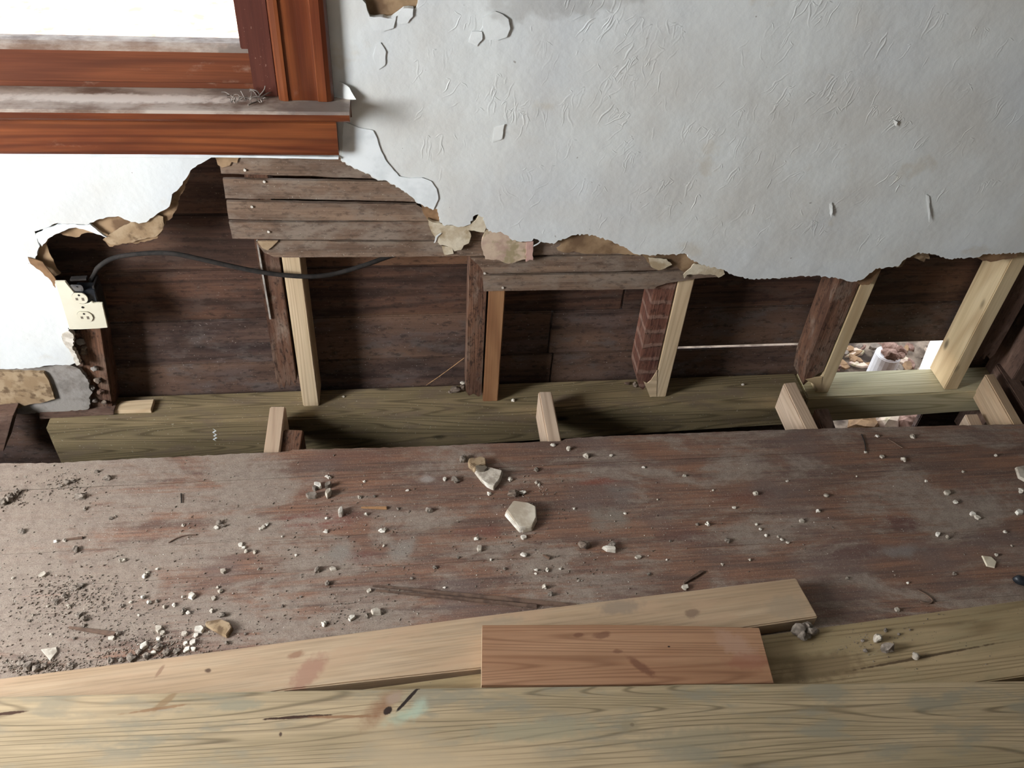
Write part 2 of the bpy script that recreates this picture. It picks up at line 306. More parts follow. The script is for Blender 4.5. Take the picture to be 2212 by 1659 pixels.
def m_floor():
    n = NT('dusty_red_floor_board'); w = n.coord(rnd=False, world=True)
    base = n.mix(n.ramp(n.noise(n.coord((1.5, 14, 14)), 2.5, 5, .65), .38, .64), lin((150, 98, 70)), lin((112, 78, 64)))
    base = n.mix(n.ramp(n.noise(n.coord((5, 200, 200)), 1, 3), .4, .7, 0, .6), base, lin((62, 40, 34)))
    base = n.mix(n.ramp(n.noise(w, 3.1, 3), .5, .64, 0, .7), base, lin((112, 90, 84)))
    for (x, y, rx, ry, c, a) in ((690, 1125, .10, .03, (136, 58, 42), .9), (560, 1070, .10, .02, (120, 60, 44), .6), (1040, 1150, .06, .02, (128, 58, 46), .6), (1290, 1040, .07, .012, (140, 62, 40), .9),
                                 (1600, 1075, .08, .02, (122, 62, 44), .6), (1950, 1130, .07, .025, (92, 46, 44), .8), (1830, 1190, .10, .03, (92, 50, 46), .6), (1480, 1160, .07, .03, (100, 54, 50), .6), (770, 985, .12, .02, (116, 70, 56), .6), (770, 1205, .05, .02, (120, 56, 46), .7)):
        base = n.mix(n.math('MULTIPLY', n.ell(PZ(x, y), rx, ry, 0, soft=.8, wob=.8, wsc=22), a), base, lin(c))
    d1 = n.noise(n.coord((.5, 1.2, 1), rnd=False, world=True), 6.5, 9, .74, .5)
    d1 = n.math('ADD', d1, n.math('MULTIPLY', n.math('SUBTRACT', n.noise(n.coord((3, 70, 70), rnd=False, world=True), 1.5, 4, .6), .5), .22))
    sx = n.n('ShaderNodeSeparateXYZ'); n.put(sx.inputs[0], w)
    d1 = n.math('ADD', d1, n.ramp(sx.outputs[0], -1.0, .1, .15, 0.))          # thicker dust at the left end of the room
    d1 = n.math('ADD', d1, n.ramp(sx.outputs[1], -1.0, -.35, .05, 0.))
    dust = n.mix(n.ramp(n.noise(w, 55, 7, .7), .38, .68), lin((160, 143, 126)), lin((140, 122, 108)))
    col = n.mix(n.ramp(d1, .47, .62, .14, .90), base, dust)
    for (x, y, rx, ry, c, a) in ((730, 1190, .035, .03, (142, 134, 122), .8), (870, 1185, .035, .03, (146, 136, 124), .8), (1320, 1120, .06, .035, (140, 132, 118), .7), (1940, 1190, .06, .02, (142, 134, 128), .6), (1340, 1060, .04, .03, (124, 116, 110), .5), (920, 1035, .02, .012, (176, 166, 156), .7)):
        col = n.mix(n.math('MULTIPLY', n.ell(PZ(x, y), rx, ry, 0, soft=.8, wob=1.0, wsc=30), a), col, lin(c))
    col = n.mix(n.ramp(n.noise(w, 420, 3, .6), .45, .7, 0, .45), col, lin((84, 70, 62)))
    col = n.mix(n.ramp(n.noise(w, 330, 2, .5), .64, .70, 0, .6), col, lin((178, 164, 148)))
    col = n.mix(n.ramp(n.noise(w, 110, 3, .5), .26, .33, .35, 0), col, lin((70, 54, 46)))
    sc = n.noise(n.coord((1.2, 60, 60), rnd=False, world=True, rot=(0, 0, .1)), 2.2, 2)
    col = n.mix(n.ramp(sc, .715, .73, 0, .5), col, lin((176, 136, 116)))
    n.bump(n.noise(w, 130, 5, .65), .5, .002); n.bump(n.noise(n.coord((4, 60, 60)), 2, 3), .2, .0015)
    return n.out(col, n.ramp(d1, .42, .62, .48, .9))
M_FLOOR = m_floor()

# ------------------------------------------------------------------ shell of the room
wl = empty('wall_left', (-2.2, -1.6, 0), kind='structure')
for a, b in (((-2.3, -3.3, -.6), (-2.2, -1.7, 2.4)), ((-2.3, -.7, -.6), (-2.2, .2, 2.4)), ((-2.3, -1.7, -.6), (-2.2, -.7, .6)), ((-2.3, -1.7, 2.0), (-2.2, -.7, 2.4))): box('wall_panel', a, b, M_SHELL, wl, bevel=0)
box('wall_right', (2.4, -3.3, -.6), (2.5, .2, 2.4), M_SHELL, bevel=0, kind='structure')
box('wall_rear', (-2.3, -3.4, -.6), (2.5, -3.3, 2.4), M_SHELL, bevel=0, kind='structure')
box('ceiling', (-2.3, -3.4, 2.4), (2.5, .2, 2.5), M_SHELL, bevel=0, kind='structure')
box('ground', (-14, -4, -.6), (14, 30, -.5), M_GROUND, bevel=0, kind='structure')
box('crawlspace_ground', (-2.2, -3.3, -.52), (2.4, .09, -.492), M_SOIL, bevel=0, kind='structure')

# ------------------------------------------------------------------ floor
fl = empty('floor', (0, -.5, 0), kind='structure')
SL = .0165
edge = [(-700, 1030), (0, 1001), (130, 1000), (200, 995), (400, 986), (560, 978), (610, 976), (624, 975), (632, 971), (700, 970), (900, 965), (1060, 958), (1150, 955), (1212, 953), (1222, 948), (1250, 945), (1500, 935), (1800, 925), (2100, 918), (2212, 916), (2600, 905)]
ep = [PZ(*p) for p in edge]
ep = rough([(p.x, p.y) for p in ep], .012, .0012, False, 5)
ep[0] = Vector((-2.2, ep[0].y)); ep[-1] = Vector((2.4, ep[-1].y))
row0 = ep + [Vector((2.4, -.297 + SL * 2.4)), Vector((-2.2, -.297 - SL * 2.2))]
prism('floor_board', [row0], lambda p: (p[0], p[1], 0), lambda p: (p[0], p[1], -.02), M_FLOOR, fl)
y = -.2985; i = 0
while y > -3.2:
    w = .083 if i < 40 else .09; lift = random.uniform(-.0003, .0003); gp = .0003
    cuts = [-2.2] + sorted(random.uniform(-1.8, 2.2) for _ in range(1)) + [2.4]
    if i in (0, 1, 2, 3): cuts = [-2.2, 2.4]
    for a, b in zip(cuts, cuts[1:]):
        q = [(a + .0006, y + SL * a, lift), (b, y + SL * b, lift), (b, y - w + SL * b, lift), (a + .0006, y - w + SL * a, lift)]
        slab('floor_board', q, (0, 0, -.02), M_FLOOR, fl, bevel=.0003)
    y -= w + gp; i += 1

# ------------------------------------------------------------------ the opened wall: plaster sheet, layers, laths, sheathing
wb = empty('wall_back', (0, 0, 0), kind='structure')
YP = -.022
low = [(-900, 840), (0, 797), (60, 796), (120, 788), (150, 789), (168, 783), (160, 770), (150, 755), (141, 743), (134, 733), (134, 722), (148, 714), (146, 700), (135, 660), (122, 620), (113, 606), (98, 592), (84, 580), (75, 566), (80, 545), (86, 532), (80, 515), (76, 506),
       (100, 492), (125, 482), (140, 484), (190, 485), (202, 480), (215, 473), (255, 467), (276, 476), (300, 483), (316, 480), (335, 466), (352, 455), (366, 446), (371, 420), (386, 408), (400, 388), (416, 364), (440, 350), (457, 340), (470, 334)]
mid = [(731, 334), (736, 346), (762, 362), (800, 378), (812, 387), (836, 391), (860, 405), (882, 420), (905, 440), (935, 454), (945, 452), (947, 462), (949, 476), (956, 486), (1000, 490), (1012, 486), (1021, 476), (1022, 468), (1032, 463), (1045, 470), (1050, 490),
       (1055, 500), (1085, 503), (1095, 508), (1100, 514), (1116, 521), (1149, 521), (1153, 515), (1180, 524), (1196, 527), (1215, 516), (1240, 508), (1265, 506), (1290, 512), (1320, 520), (1350, 535), (1373, 549), (1400, 551), (1440, 550), (1482, 549), (1493, 562),
       (1516, 573), (1560, 582), (1575, 592), (1590, 596), (1622, 603), (1680, 602), (1720, 598), (1760, 596), (1800, 600), (1842, 609), (1862, 604), (1892, 580), (1940, 576), (1956, 560), (1982, 546), (2010, 549), (2050, 560), (2110, 556), (2128, 549), (2170, 548), (2212, 546), (2700, 530)]
def w2(px): p = PY(px[0], px[1], YP); return (p.x, p.z)
A1 = rough([w2(p) for p in low], .006, .0016, False, 7); A1[0] = Vector((-2.2, A1[0].y))
B1 = rough([w2(p) for p in mid], .0042, .0026, False, 8); B1[-1] = Vector((2.4, B1[-1].y))
zt = .672
outer = A1 + [Vector((A1[-1].x, .644)), Vector((B1[0].x, .644))] + B1 + [Vector((2.4, 2.4)), Vector((-.2, 2.4)), Vector((-.2, zt)), Vector((-1.35, zt)), Vector((-1.35, 2.4)), Vector((-2.2, 2.4))]
hole = rough([w2(p) for p in [(778, -28), (783, 0), (790, 8), (793, 22), (799, 36), (818, 36), (845, 38), (862, 26), (872, 18), (893, 18), (894, 24), (899, 20), (903, 0), (906, -30)]], .006, .001, True, 9)
prism('plaster_sheet', [outer, hole], lambda p: (p[0], YP, p[1]), lambda p: (p[0], YP + .010, p[1]), M_WALL, wb)
# tan backing showing in the patch above the window casing
prism('paper_backing', [rough([w2(p) for p in [(770, -40), (770, 50), (915, 50), (915, -40)]], .02, 0, True)], lambda p: (p[0], YP + .0112, p[1]), lambda p: (p[0], YP + .013, p[1]), M_TAN, wb)
# raised trowel ridges of the textured plaster
def ridges():
    vs = []; fs = []; rr = random.Random(4)
    def stroke(x, z, ang, L, bend, w, h):
        n = max(4, int(L / .005)); base = len(vs); px, pz = x, z
        for k in range(n + 1):
            s = k / n; a = ang + bend * s + .25 * math.sin(s * 9 + x * 50); env = math.sin(math.pi * min(1, s * 1.0 + .04)) ** .6 if 0 < s < 1 else .02
            dx, dz = math.cos(a), math.sin(a); nx, nz = -dz, dx; ww = w * (.5 + .5 * env)
            vs.extend([(px - nx * ww, YP - .00002, pz - nz * ww), (px - nx * ww * .2, YP - h * env, pz - nz * ww * .2), (px + nx * ww * .3, YP - h * env * .8, pz + nz * ww * .3), (px + nx * ww, YP - .00002, pz + nz * ww)])
            px += dx * L / n; pz += dz * L / n
        for k in range(n):
            a = base + 4 * k
            for j in range(3): fs.append((a + j, a + j + 1, a + j + 5, a + j + 4))
    cs = [(1300, 190), (1270, 225), (1340, 190), (1380, 160), (1080, 260), (1120, 255), (1330, 330), (1350, 350), (1290, 270), (1500, 290), (1540, 310), (1680, 210), (1640, 260), (1590, 340), (1560, 380), (1400, 90), (1440, 80), (1380, 120), (1280, 30), (1310, 90), (1720, 60), (1760, 30), (1810, 200), (1760, 240), (1900, 260), (1950, 300), (1920, 120), (2000, 60), (2050, 200), (2120, 100), (2000, 420), (1900, 400), (2080, 330), (2140, 420), (1700, 380), (1780, 330), (1460, 430), (1500, 500), (1620, 480), (1740, 500), (1880, 520), (1230, 330), (1200, 260), (1080, 180), (1010, 220), (960, 330), (1150, 130), (1020, 60), (2150, 250), (1660, 100), (1840, 430), (1400, 440), (1250, 430), (1160, 380), (1100, 420), (900, 300), (940, 140)]
    for cx, cy in cs:
        p = PY(cx, cy, YP)
        if p.x < .02: continue
        a0 = math.radians(rr.uniform(232, 262)) if cx > 1250 else math.radians(rr.uniform(245, 290)); n = rr.randint(4, 9); R = rr.uniform(.02, .05); st = rr.uniform(.3, 1.0)
        for k in range(n):
            th = rr.uniform(-1.1, 1.1) + a0 + math.pi
            x = p.x + math.cos(th) * R * 1.2 + rr.uniform(-.01, .01); z = p.z + math.sin(th) * R + rr.uniform(-.008, .008)
            stroke(x, z, a0 + rr.uniform(-.3, .3), rr.uniform(.012, .055), rr.uniform(-.7, .7), rr.uniform(.0013, .0028), rr.uniform(.0003, .0009) * st)
            if rr.random() < .45: stroke(x, z, a0 + rr.choice((-1, 1)) * rr.uniform(.9, 1.6), rr.uniform(.006, .018), rr.uniform(-1, 1), .0014, .0006)
    for k in range(260):
        x = rr.uniform(.0, 2.0); z = rr.uniform(.42, 1.15)
        stroke(x, z, math.radians(rr.uniform(215, 285)), rr.uniform(.01, .045), rr.uniform(-.8, .8), rr.uniform(.0012, .0024), rr.uniform(.0002, .0005))
    mk('plaster_ridges', vs, fs, M_WALL, wb, smooth=True, kind='stuff')
ridges()
# paint layer and curled flakes that stand off the sheet
edgeX = PY(900, 440, YP).x
wallpiece('paint_layer', [(742, 262), (775, 276), (806, 282), (815, 300), (820, 318), (832, 345), (846, 362), (862, 381), (885, 385), (912, 384), (932, 392), (943, 408), (947, 430), (936, 453), (905, 439), (882, 419), (860, 404), (836, 390), (814, 386), (800, 377), (762, 361), (738, 345)], YP - .0022, YP - .0003, M_WALLEDGE, wb, .008, .0008)  # whiter colour stands in for the strip catching light as it bends out
def flake(px, lift, ax=0, m=M_WALL, seed=2):
    lift *= .45
    pts = [PY(x, y, YP) for x, y in px]; x0 = min(p.x for p in pts); x1 = max(p.x for p in pts)
    return wallpiece('paint_flake', px, YP - .0012, YP - .0003, m, wb, .006, .0007, tilt=lambda p: -lift * ((p[0] - x0) / (x1 - x0) if ax == 0 else (x1 - p[0]) / (x1 - x0)) ** 2, seed=seed)
flake([(1042, 38), (1043, 66), (1052, 86), (1072, 88), (1094, 80), (1102, 60), (1098, 40), (1085, 30), (1070, 24)], .006)
flake([(1020, 68), (1041, 68), (1042, 84), (1030, 100), (1012, 92)], .004)
flake([(797, 40), (822, 36), (846, 40), (856, 34), (850, 60), (828, 68), (806, 66)], .004)
flake([(870, 18), (893, 18), (892, 34), (880, 50), (860, 52), (852, 40)], .005)
flake([(1792, 440), (1797, 438), (1798, 452), (1794, 468), (1792, 460)], .010); flake([(2001, 420), (2007, 424), (2008, 452), (2005, 478), (2003, 455)], .012)
flake([(812, 100), (822, 92), (834, 112), (832, 140), (818, 150), (806, 124)], .002); flake([(1068, 275), (1090, 268), (1084, 300), (1064, 308)], .004)
flake([(1930, 258), (1938, 262), (1934, 272)], .008); flake([(733, 176), (755, 186), (770, 208), (752, 215), (728, 214)], .03)
# tan and brown paper layers at the torn edges (behind the white sheet)
Yb = YP + .0105
wallpiece('torn_paper', [(60, 500), (100, 478), (200, 465), (260, 452), (330, 450), (372, 430), (384, 400), (398, 380), (410, 372), (404, 395), (388, 425), (382, 452), (372, 470), (358, 478), (350, 501), (340, 515), (318, 520), (292, 527), (272, 524), (236, 533), (222, 518), (232, 510), (218, 506), (190, 502), (164, 513), (146, 510), (128, 503), (110, 512), (100, 528), (106, 545), (116, 566), (122, 580), (132, 590), (120, 596), (112, 604), (90, 590), (66, 560)], Yb, Yb + .002, M_TAN, wb, .006, .0018)
wallpiece('torn_paper', [(76, 497), (138, 481), (196, 483), (222, 505), (232, 511), (196, 498), (165, 489), (150, 491), (118, 505), (104, 514), (92, 530), (84, 520)], YP + .004, YP + .0098, M_WALLEDGE, wb, .006, .001, tilt=lambda p: -.004)
wallpiece('torn_paper', [(60, 556), (74, 560), (92, 566), (102, 580), (112, 592), (122, 606), (120, 622), (104, 600), (86, 584), (66, 570)], YP - .004, YP - .002, M_BROWN, wb, .006, .002)
wallpiece('torn_paper', [(236, 508), (262, 492), (288, 478), (316, 480), (338, 466), (352, 470), (354, 486), (348, 502), (338, 512), (300, 520), (285, 526), (238, 530), (224, 518)], YP + .002, YP + .004, M_TAN2, wb, .006, .0015, tilt=lambda p: .003)
wallpiece('torn_paper', [(905, 430), (955, 440), (960, 492), (946, 490), (930, 482), (915, 462)], Yb, Yb + .001, M_BROWN, wb)
wallpiece('torn_paper', [(462, 336), (520, 336), (512, 352), (500, 350), (496, 358), (480, 362), (470, 356)], -.011, -.009, M_TAN, wb)
wallpiece('plaster_fragment', [(924, 474), (934, 480), (950, 482), (958, 486), (1000, 489), (1014, 486), (1026, 478), (1034, 464), (1046, 470), (1050, 492), (1046, 502), (1030, 500), (1012, 497), (1018, 510), (1012, 526), (1002, 530), (996, 540), (982, 543), (976, 534), (950, 529), (940, 512), (930, 496)], YP + .0015, YP + .0095, M_CREAM, wb, .006, .0014)
wallpiece('torn_paper', [(954, 531), (976, 533), (980, 548), (960, 552)], -.0125, -.0095, M_CREAM, wb)
wallpiece('wallpaper_scrap', [(1050, 497), (1075, 496), (1096, 504), (1112, 516), (1116, 522), (1138, 524), (1138, 560), (1122, 563), (1098, 570), (1078, 562), (1048, 560), (1040, 530), (1044, 512)], YP + .001, YP + .008, M_PINK, wb, .006, .0016)
wallpiece('wallpaper_scrap', [(1138, 523), (1152, 522), (1151, 562), (1144, 561), (1136, 566), (1137, 540)], YP - .001, YP + .007, M_PINK2, wb, .006, .0012, label='pink vertical strip of old wallpaper')
wallpiece('torn_paper', [(1205, 515), (1240, 500), (1290, 505), (1350, 528), (1385, 552), (1340, 548), (1262, 548), (1240, 542), (1226, 546), (1205, 541), (1202, 535), (1212, 528)], Yb, Yb + .001, M_TAN, wb, .006, .0014)
wallpiece('torn_paper', [(1385, 548), (1490, 542), (1500, 560), (1520, 574), (1500, 583), (1478, 588), (1462, 576), (1440, 572), (1425, 582), (1404, 574), (1396, 560)], Yb, Yb + .001, M_TAN, wb, .006, .0016)
wallpiece('torn_paper', [(1400, 556), (1440, 560), (1452, 572), (1436, 580), (1422, 584), (1406, 576)], YP + .004, YP + .0055, M_CREAM, wb, .006, .0012)
wallpiece('torn_paper', [(1500, 570), (1560, 578), (1566, 592), (1552, 600), (1545, 594), (1510, 592), (1484, 594), (1478, 602), (1476, 594)], YP + .006, YP + .0085, M_CREAM, wb, .006, .0016)
wallpiece('torn_paper', [(1936, 560), (1956, 552), (1984, 540), (2006, 546), (2008, 560), (2000, 558), (1996, 566), (1984, 560), (1972, 556), (1960, 558), (1954, 568), (1948, 576), (1936, 578)], Yb, Yb + .001, M_TAN2, wb, .006, .0014)
wallpiece('torn_paper', [(1850, 600), (1900, 572), (1906, 580), (1890, 600), (1878, 615), (1862, 616), (1852, 612)], Yb, Yb + .002, M_BROWN, wb, .006, .0014)
wallpiece('torn_paper', [(2100, 550), (2160, 543), (2200, 544), (2196, 556), (2160, 562), (2140, 566), (2120, 562)], Yb, Yb + .001, M_BROWN, wb, .006, .0014)
PLK = []
# lower left: grey scratch coat, tan board patch, brown edge strip
wallpiece('grey_plaster_layer', [(-900, 850), (0, 798), (150, 788), (172, 798), (184, 812), (193, 828), (192, 838), (200, 848), (192, 860), (196, 872), (190, 884), (120, 890), (40, 894), (-900, 950)], -.012, -.002, M_GREY, wb, .006, .0018)
wallpiece('tan_board_patch', [(-900, 862), (0, 803), (94, 805), (104, 820), (112, 842), (119, 862), (100, 868), (62, 874), (36, 884), (0, 894), (-900, 945)], -.020, -.0125, M_TAN2, wb, .008, .0012)
wallpiece('plaster_flake', [(-10, 888), (18, 884), (32, 888), (14, 899), (-10, 903)], -.026, -.021, M_WHITE, wb, .006, .0016)
slab('nailing_strip', [PY(85, 893, -.016), PY(246, 888, -.016), PY(246, 896, -.016), PY(85, 906, -.016)], (0, .03, 0), M_OLDSIDE, wb, bevel=.001)
wallpiece('broken_plaster_edge', [(134, 722), (148, 714), (158, 722), (160, 738), (156, 752), (166, 770), (174, 786), (166, 790), (150, 758), (138, 742)], YP - .004, YP + .008, M_WHITE, wb, .005, .002)
for i, (x, y, rd) in enumerate(((168, 722, .007), (176, 742, .009), (182, 764, .008), (176, 788, .007), (206, 800, .008), (212, 826, .009), (218, 850, .008), (206, 868, .007), (226, 872, .006), (190, 818, .006), (200, 840, .007), (182, 754, .006))):
    PLK.append((x, y, rd))
# laths
def lath(q, m=M_LATH, th=.0075, seed=1, kx=()):
    a = rough([(PY(x, y, -.008).x, PY(x, y, -.008).z) for x, y in q], .02, .0007, True, seed)
    L = prism('lath', [a], lambda p: (p[0], -.0085, p[1]), lambda p: (p[0], -.0085 + th, p[1]), m, wb)
    for x, y in kx:
        c = PY(x, y, -.0095); vs = []; fs = []
        for k in range(2):
            for j in range(8): t = j * math.pi / 4; vs.append(c + Vector((math.cos(t) * .0028, -k * .002, math.sin(t) * .0028)))
        fs = [tuple(range(8)), tuple(range(15, 7, -1))] + [(j, (j + 1) % 8, 8 + (j + 1) % 8, 8 + j) for j in range(8)]
        mk('nail_head', vs, fs, M_WHITE, L)
lath([(468, 325), (520, 325), (760, 330), (860, 393), (820, 386), (640, 379.5), (478, 375)], seed=1, kx=[(529, 367)])
lath([(481, 387), (640, 389.5), (860, 393), (930, 437), (760, 432), (600, 429.5), (487, 428)], seed=2, kx=[(571, 392)])
lath([(489, 435), (640, 437), (900, 442), (960, 477), (760, 476), (600, 475), (494, 473)], seed=3, kx=[(544, 446)])
lath([(494, 479.5), (700, 480.5), (960, 478), (1052, 488), (1052, 519), (760, 517.5), (620, 516.5), (502, 515)], seed=4, kx=[(580, 500)])
lath([(552, 523), (620, 520), (800, 523), (1100, 520), (1330, 515), (1390, 548), (1150, 551), (900, 554), (640, 556), (592, 555), (570, 545)], seed=5)
lath([(1016, 557), (1100, 558), (1300, 552), (1480, 548), (1500, 568), (1480, 579), (1430, 583), (1300, 586.5), (1150, 589), (1045, 591), (1036, 575)], seed=6, kx=[(1047, 590)])
lath([(1043, 597), (1060, 595), (1200, 593), (1400, 590), (1500, 584), (1556, 586), (1552, 598), (1500, 602), (1440, 612), (1420, 618), (1412, 624), (1300, 626), (1150, 627), (1045, 629)], seed=7, kx=[(1086, 621)])
c = PY(1440, 588, -.012)
# short old lath wedge at the left end of the fifth lath
wallpiece('lath', [(556, 521), (600, 521), (588, 533), (578, 541), (566, 536)], -.0125, -.009, M_TAN2, wb, .01, .0005)
# sheathing boards at the back of the cavity
zs = [-.50, -.34, -.16, .006, .145, .292, .437, .582, .727]
def yb(x): return .0715 + .0155 * x
for k in range(len(zs) - 1):
    z0, z1 = zs[k], zs[k + 1] - .0012; m = M_SIDED if z0 < .1 else M_SIDE
    spans = [(-2.2, -.33), (-.328, .345), (.347, 2.4)] if k % 2 else [(-2.2, .52), (.522, 2.4)]
    if z0 < 0: spans = [(-2.2, .36), (.362, 1.105), (1.5, 2.4)] if k == 2 else [(-2.2, .2), (.202, 1.105), (1.5, 2.4)]
    if k == 3: spans = [(-2.2, -.33), (-.328, .345), (.347, .66), (.66, 1.10), (1.10, 2.4)]
    if k >= 7: spans = [(-2.2, -1.2), (-.2, 2.4)]
    for a, b in spans:
        g0 = .0073 if (k == 3 and a == .66) else 0; tk = .008 if ((k == 3 and a == .66) or (k == 2 and a > .3)) else .02
        q = [(a, yb(a) + .01, z0 + g0), (b, yb(b) + .01, z0 + g0), (b, yb(b) + .01, z1), (a, yb(a) + .01, z1)]
        slab('sheathing_board', q, (0, tk, 0), m, wb, bevel=.0028)
box('sheathing_board', (-2.2, .115, -.30), (.70, .13, .12), M_SIDED, wb, bevel=0)  # unseen backing board added to stop daylight leaking through the joints
for a, b in ((-2.2, -1.35), (-.2, 2.4)): box('sheathing_board', (a, .12, .727), (b, .14, 2.4), M_SIDE, wb, bevel=0)
box('rough_sill', (-1.4, 0.002, .655), (-.2, .085, .695), M_OLDSIDE, wb, bevel=.001)

# ------------------------------------------------------------------ studs
def stud(name, xs, z0, z1, m, label, group=None, y1=.088, bottom=None, y0=0., side=None):
    """xs: (left at bottom, right at bottom, left at top, right at top)"""
    xl0, xr0, xl1, xr1 = xs
    o = empty(name, ((xl0 + xr0) / 2, (y0 + y1) / 2, z0), label, 'stud', group)
    if bottom:
        out = [(xl0 + (xr0 - xl0) * u, z0 + v) for u, v in bottom] + [(xr1, z1), (xl1, z1)]
    else: out = [(xl0, z0), (xr0, z0), (xr1, z1), (xl1, z1)]
    A = frame((xl1 - xl0, 0, z1 - z0), (0, -1, 0))
    mk_ = prism('timber', [out], lambda p: (p[0], y0, p[1]), lambda p: (p[0], y1, p[1]), m, o, A=A, bevel=.0022 if not bottom else .001)
    return o
ZB = -.079
stud('new_stud', (-.279, -.239, -.279, -.239), ZB, .425, M_NEW, 'new pale pine stud left of the others, with the black cable crossing its top')
stud('new_stud', (.174, .213, .176, .215), ZB, .9, M_ORANGE, 'orange-brown stud standing between the second old stud and the dark bay')
stud('new_stud', (.618, .657, .618, .657), ZB, .9, M_NEW, 'pale pine stud beside the brick-red scarred old stud, splintered at its left foot')
stud('new_stud', (1.068, 1.104, 1.078, 1.116), ZB, .9, M_NEWR, 'thin pale stud left of the bay open to daylight, its left edge chewed')
stud('new_stud', (1.434, 1.474, 1.42, 1.462), ZB, .9, M_NEWR, 'widest new pine stud, at the right end of the opening, showing its broad left face', y1=.09)
rg = [(0, .03), (.1, .0), (.22, .022), (.35, .004), (.5, .03), (.62, .01), (.75, .035), (.88, .012), (1, .03)]
stud('old_stud', (-.81, -.738, -.766, -.694), -.085, .24, M_OLDSTUD, 'dark old stud with crumbling front under the broken socket', bottom=[(0, 0), (.5, .003), (.8, 0), (1, 0)], y0=.001)
stud('old_stud', (-.335, -.286, -.328, -.282), -.02, .655, M_OLDSTUD, 'old nail-pocked brown stud touching the left pale new stud, rotted off above the beam', bottom=rg, y0=.001, y1=.06)
s = stud('old_stud', (.130, .170, .128, .172), -.062, .9, M_OLDSTUD, 'old scarred brown stud left of the orange-brown stud', bottom=[(0, .02), (.2, .004), (.5, .012), (.8, 0), (1, .006)], y0=.001, y1=.07)
stud('old_stud', (.566, .616, .561, .616), -.03, .9, M_SCAR, 'old brick-red stud with pale bands left by removed laths', bottom=[(0, .03), (.25, -.01), (.5, -.022), (.7, .0), (1, .01)], y0=.001, y1=.075)
stud('old_stud', (1.016, 1.066, 1.008, 1.072), -.03, .9, M_OLDSTUD, 'old brown stud with rotten foot beside the thin pale stud left of the daylight gap', bottom=[(0, .04), (.2, -.02), (.4, -.005), (.6, .012), (1, .03)], y0=.001, y1=.08)
stud('old_stud', (1.478, 1.545, 1.470, 1.545), -.0, .9, M_OLDSIDE, 'dark old stud behind the broad new stud at the right edge', bottom=rg, y0=.02, y1=.09)
stud('old_post', (1.60, 1.72, 1.60, 1.72), -.3, .3, M_OLDSIDE, 'dark old corner post at the far right edge', y0=-.02, y1=.09)
o = empty('wood_splinter', PY(1396, 835), 'splinter of pale wood peeled off the foot of the third pale stud', 'splinter')
wallpiece('splinter', [(1390, 824), (1398, 828), (1406, 822), (1420, 800), (1418, 856), (1404, 858), (1398, 842)], -.001, .004, M_NEW, o, .02, .0006)
o = empty('wood_splinter', PY(1750, 825), 'splinter of pale wood at the foot of the thin stud left of the daylight gap', 'splinter')
wallpiece('splinter', [(1740, 820), (1758, 817), (1776, 815), (1774, 836), (1768, 845), (1758, 830)], -.001, .004, M_NEWR, o, .02, .0006)
# sill beam
o = empty('sill_beam', (.3, 0, -.2), 'long green-tinted pressure-treated beam that all the studs stand on', 'beam')
def bquad(x0, x1, m, h0, h1, nm='beam_section'):
    f = lambda x: -.0405 + .0165 * (x + .3); b = lambda x: .0655 + .0155 * x
    T = [(x0, f(x0), ZB), (x1, f(x1), ZB), (x1, b(x1), ZB), (x0, b(x0), ZB)]; Bt = [(x0, f(x0), ZB - h0), (x1, f(x1), ZB - h1), (x1, b(x1), ZB - h1), (x0, b(x0), ZB - h0)]
    mk(nm, T + Bt, [(0, 1, 2, 3), (4, 7, 6, 5), (0, 4, 5, 1), (1, 5, 6, 2), (2, 6, 7, 3), (3, 7, 4, 0)], m, o, frame((1, .0165, 0)), bevel=.004)
xl = PZ(98, 924, ZB).x
bquad(xl, 1.04, M_BEAM, .155, .10); bquad(1.0405, 1.62, M_BEAMP, .10, .075)
# writing scrawl on the beam face
mk('chalk_mark', *(lambda P: ([p + d for p in P for d in (Vector((-.0018, -.0006, .001)), Vector((.0018, -.0006, -.001)))], [(2 * i, 2 * i + 1, 2 * i + 3, 2 * i + 2) for i in range(len(P) - 1)]))([PY(x, y, -.0405 + .0165 * (PY(x, y, -.04).x + .3)) for x, y in [(461, 926), (466, 930), (460, 934), (467, 938), (462, 942), (468, 945), (461, 949), (466, 952)]]), M_WALLEDGE, o)
# small pale shim on the beam
q = [PZ(240, 887, ZB + .012), PZ(326, 885, ZB + .012), PZ(333, 862, ZB + .012), PZ(262, 866, ZB + .012)]
slab('wood_shim', q, (0, 0, -.0115), M_NEW, bevel=.001, label='small flat pale wood shim lying on the green beam at its left end', cat='shim')
# ------------------------------------------------------------------ joists
def joist(name, px, m, label, h=.092, z=-.021, ext=-1.2, foot=None):
    L0, R0, R1, L1 = [PZ(x, y, z) for x, y in px]
    def e(a, b): d = b - a; return a + d * ((ext - a.y) / d.y)
    q = [L0, e(L0, L1), e(R0, R1), R0]
    w0 = (R0 - L0); q[2] = q[1] + Vector((w0.length, 0, 0))
    o = empty(name, (L0 + R0) / 2 - Vector((0, 0, h)), label, 'joist')
    slab('timber', q, (0, 0, -h), m, o, bevel=.003); return o
joist('floor_joist', [(583, 877), (617, 877), (606, 977), (569, 977)], M_JOIST, 'leftmost new pinkish joist, ending below the left pale new stud')
joist('floor_joist', [(1163, 845), (1192, 845), (1218, 949), (1182, 950)], M_JOIST, 'new pinkish joist second from left, ending right of the orange-brown stud')
joist('floor_joist', [(1692, 827), (1719, 824), (1775, 925), (1738, 924)], M_JOIST, 'new pinkish joist ending left of the daylight bay', h=.09)
joist('floor_joist', [(2127, 808), (2148, 806), (2222, 915), (2188, 916)], M_STACKP, 'pale joist at the right edge of the opening', h=.085)
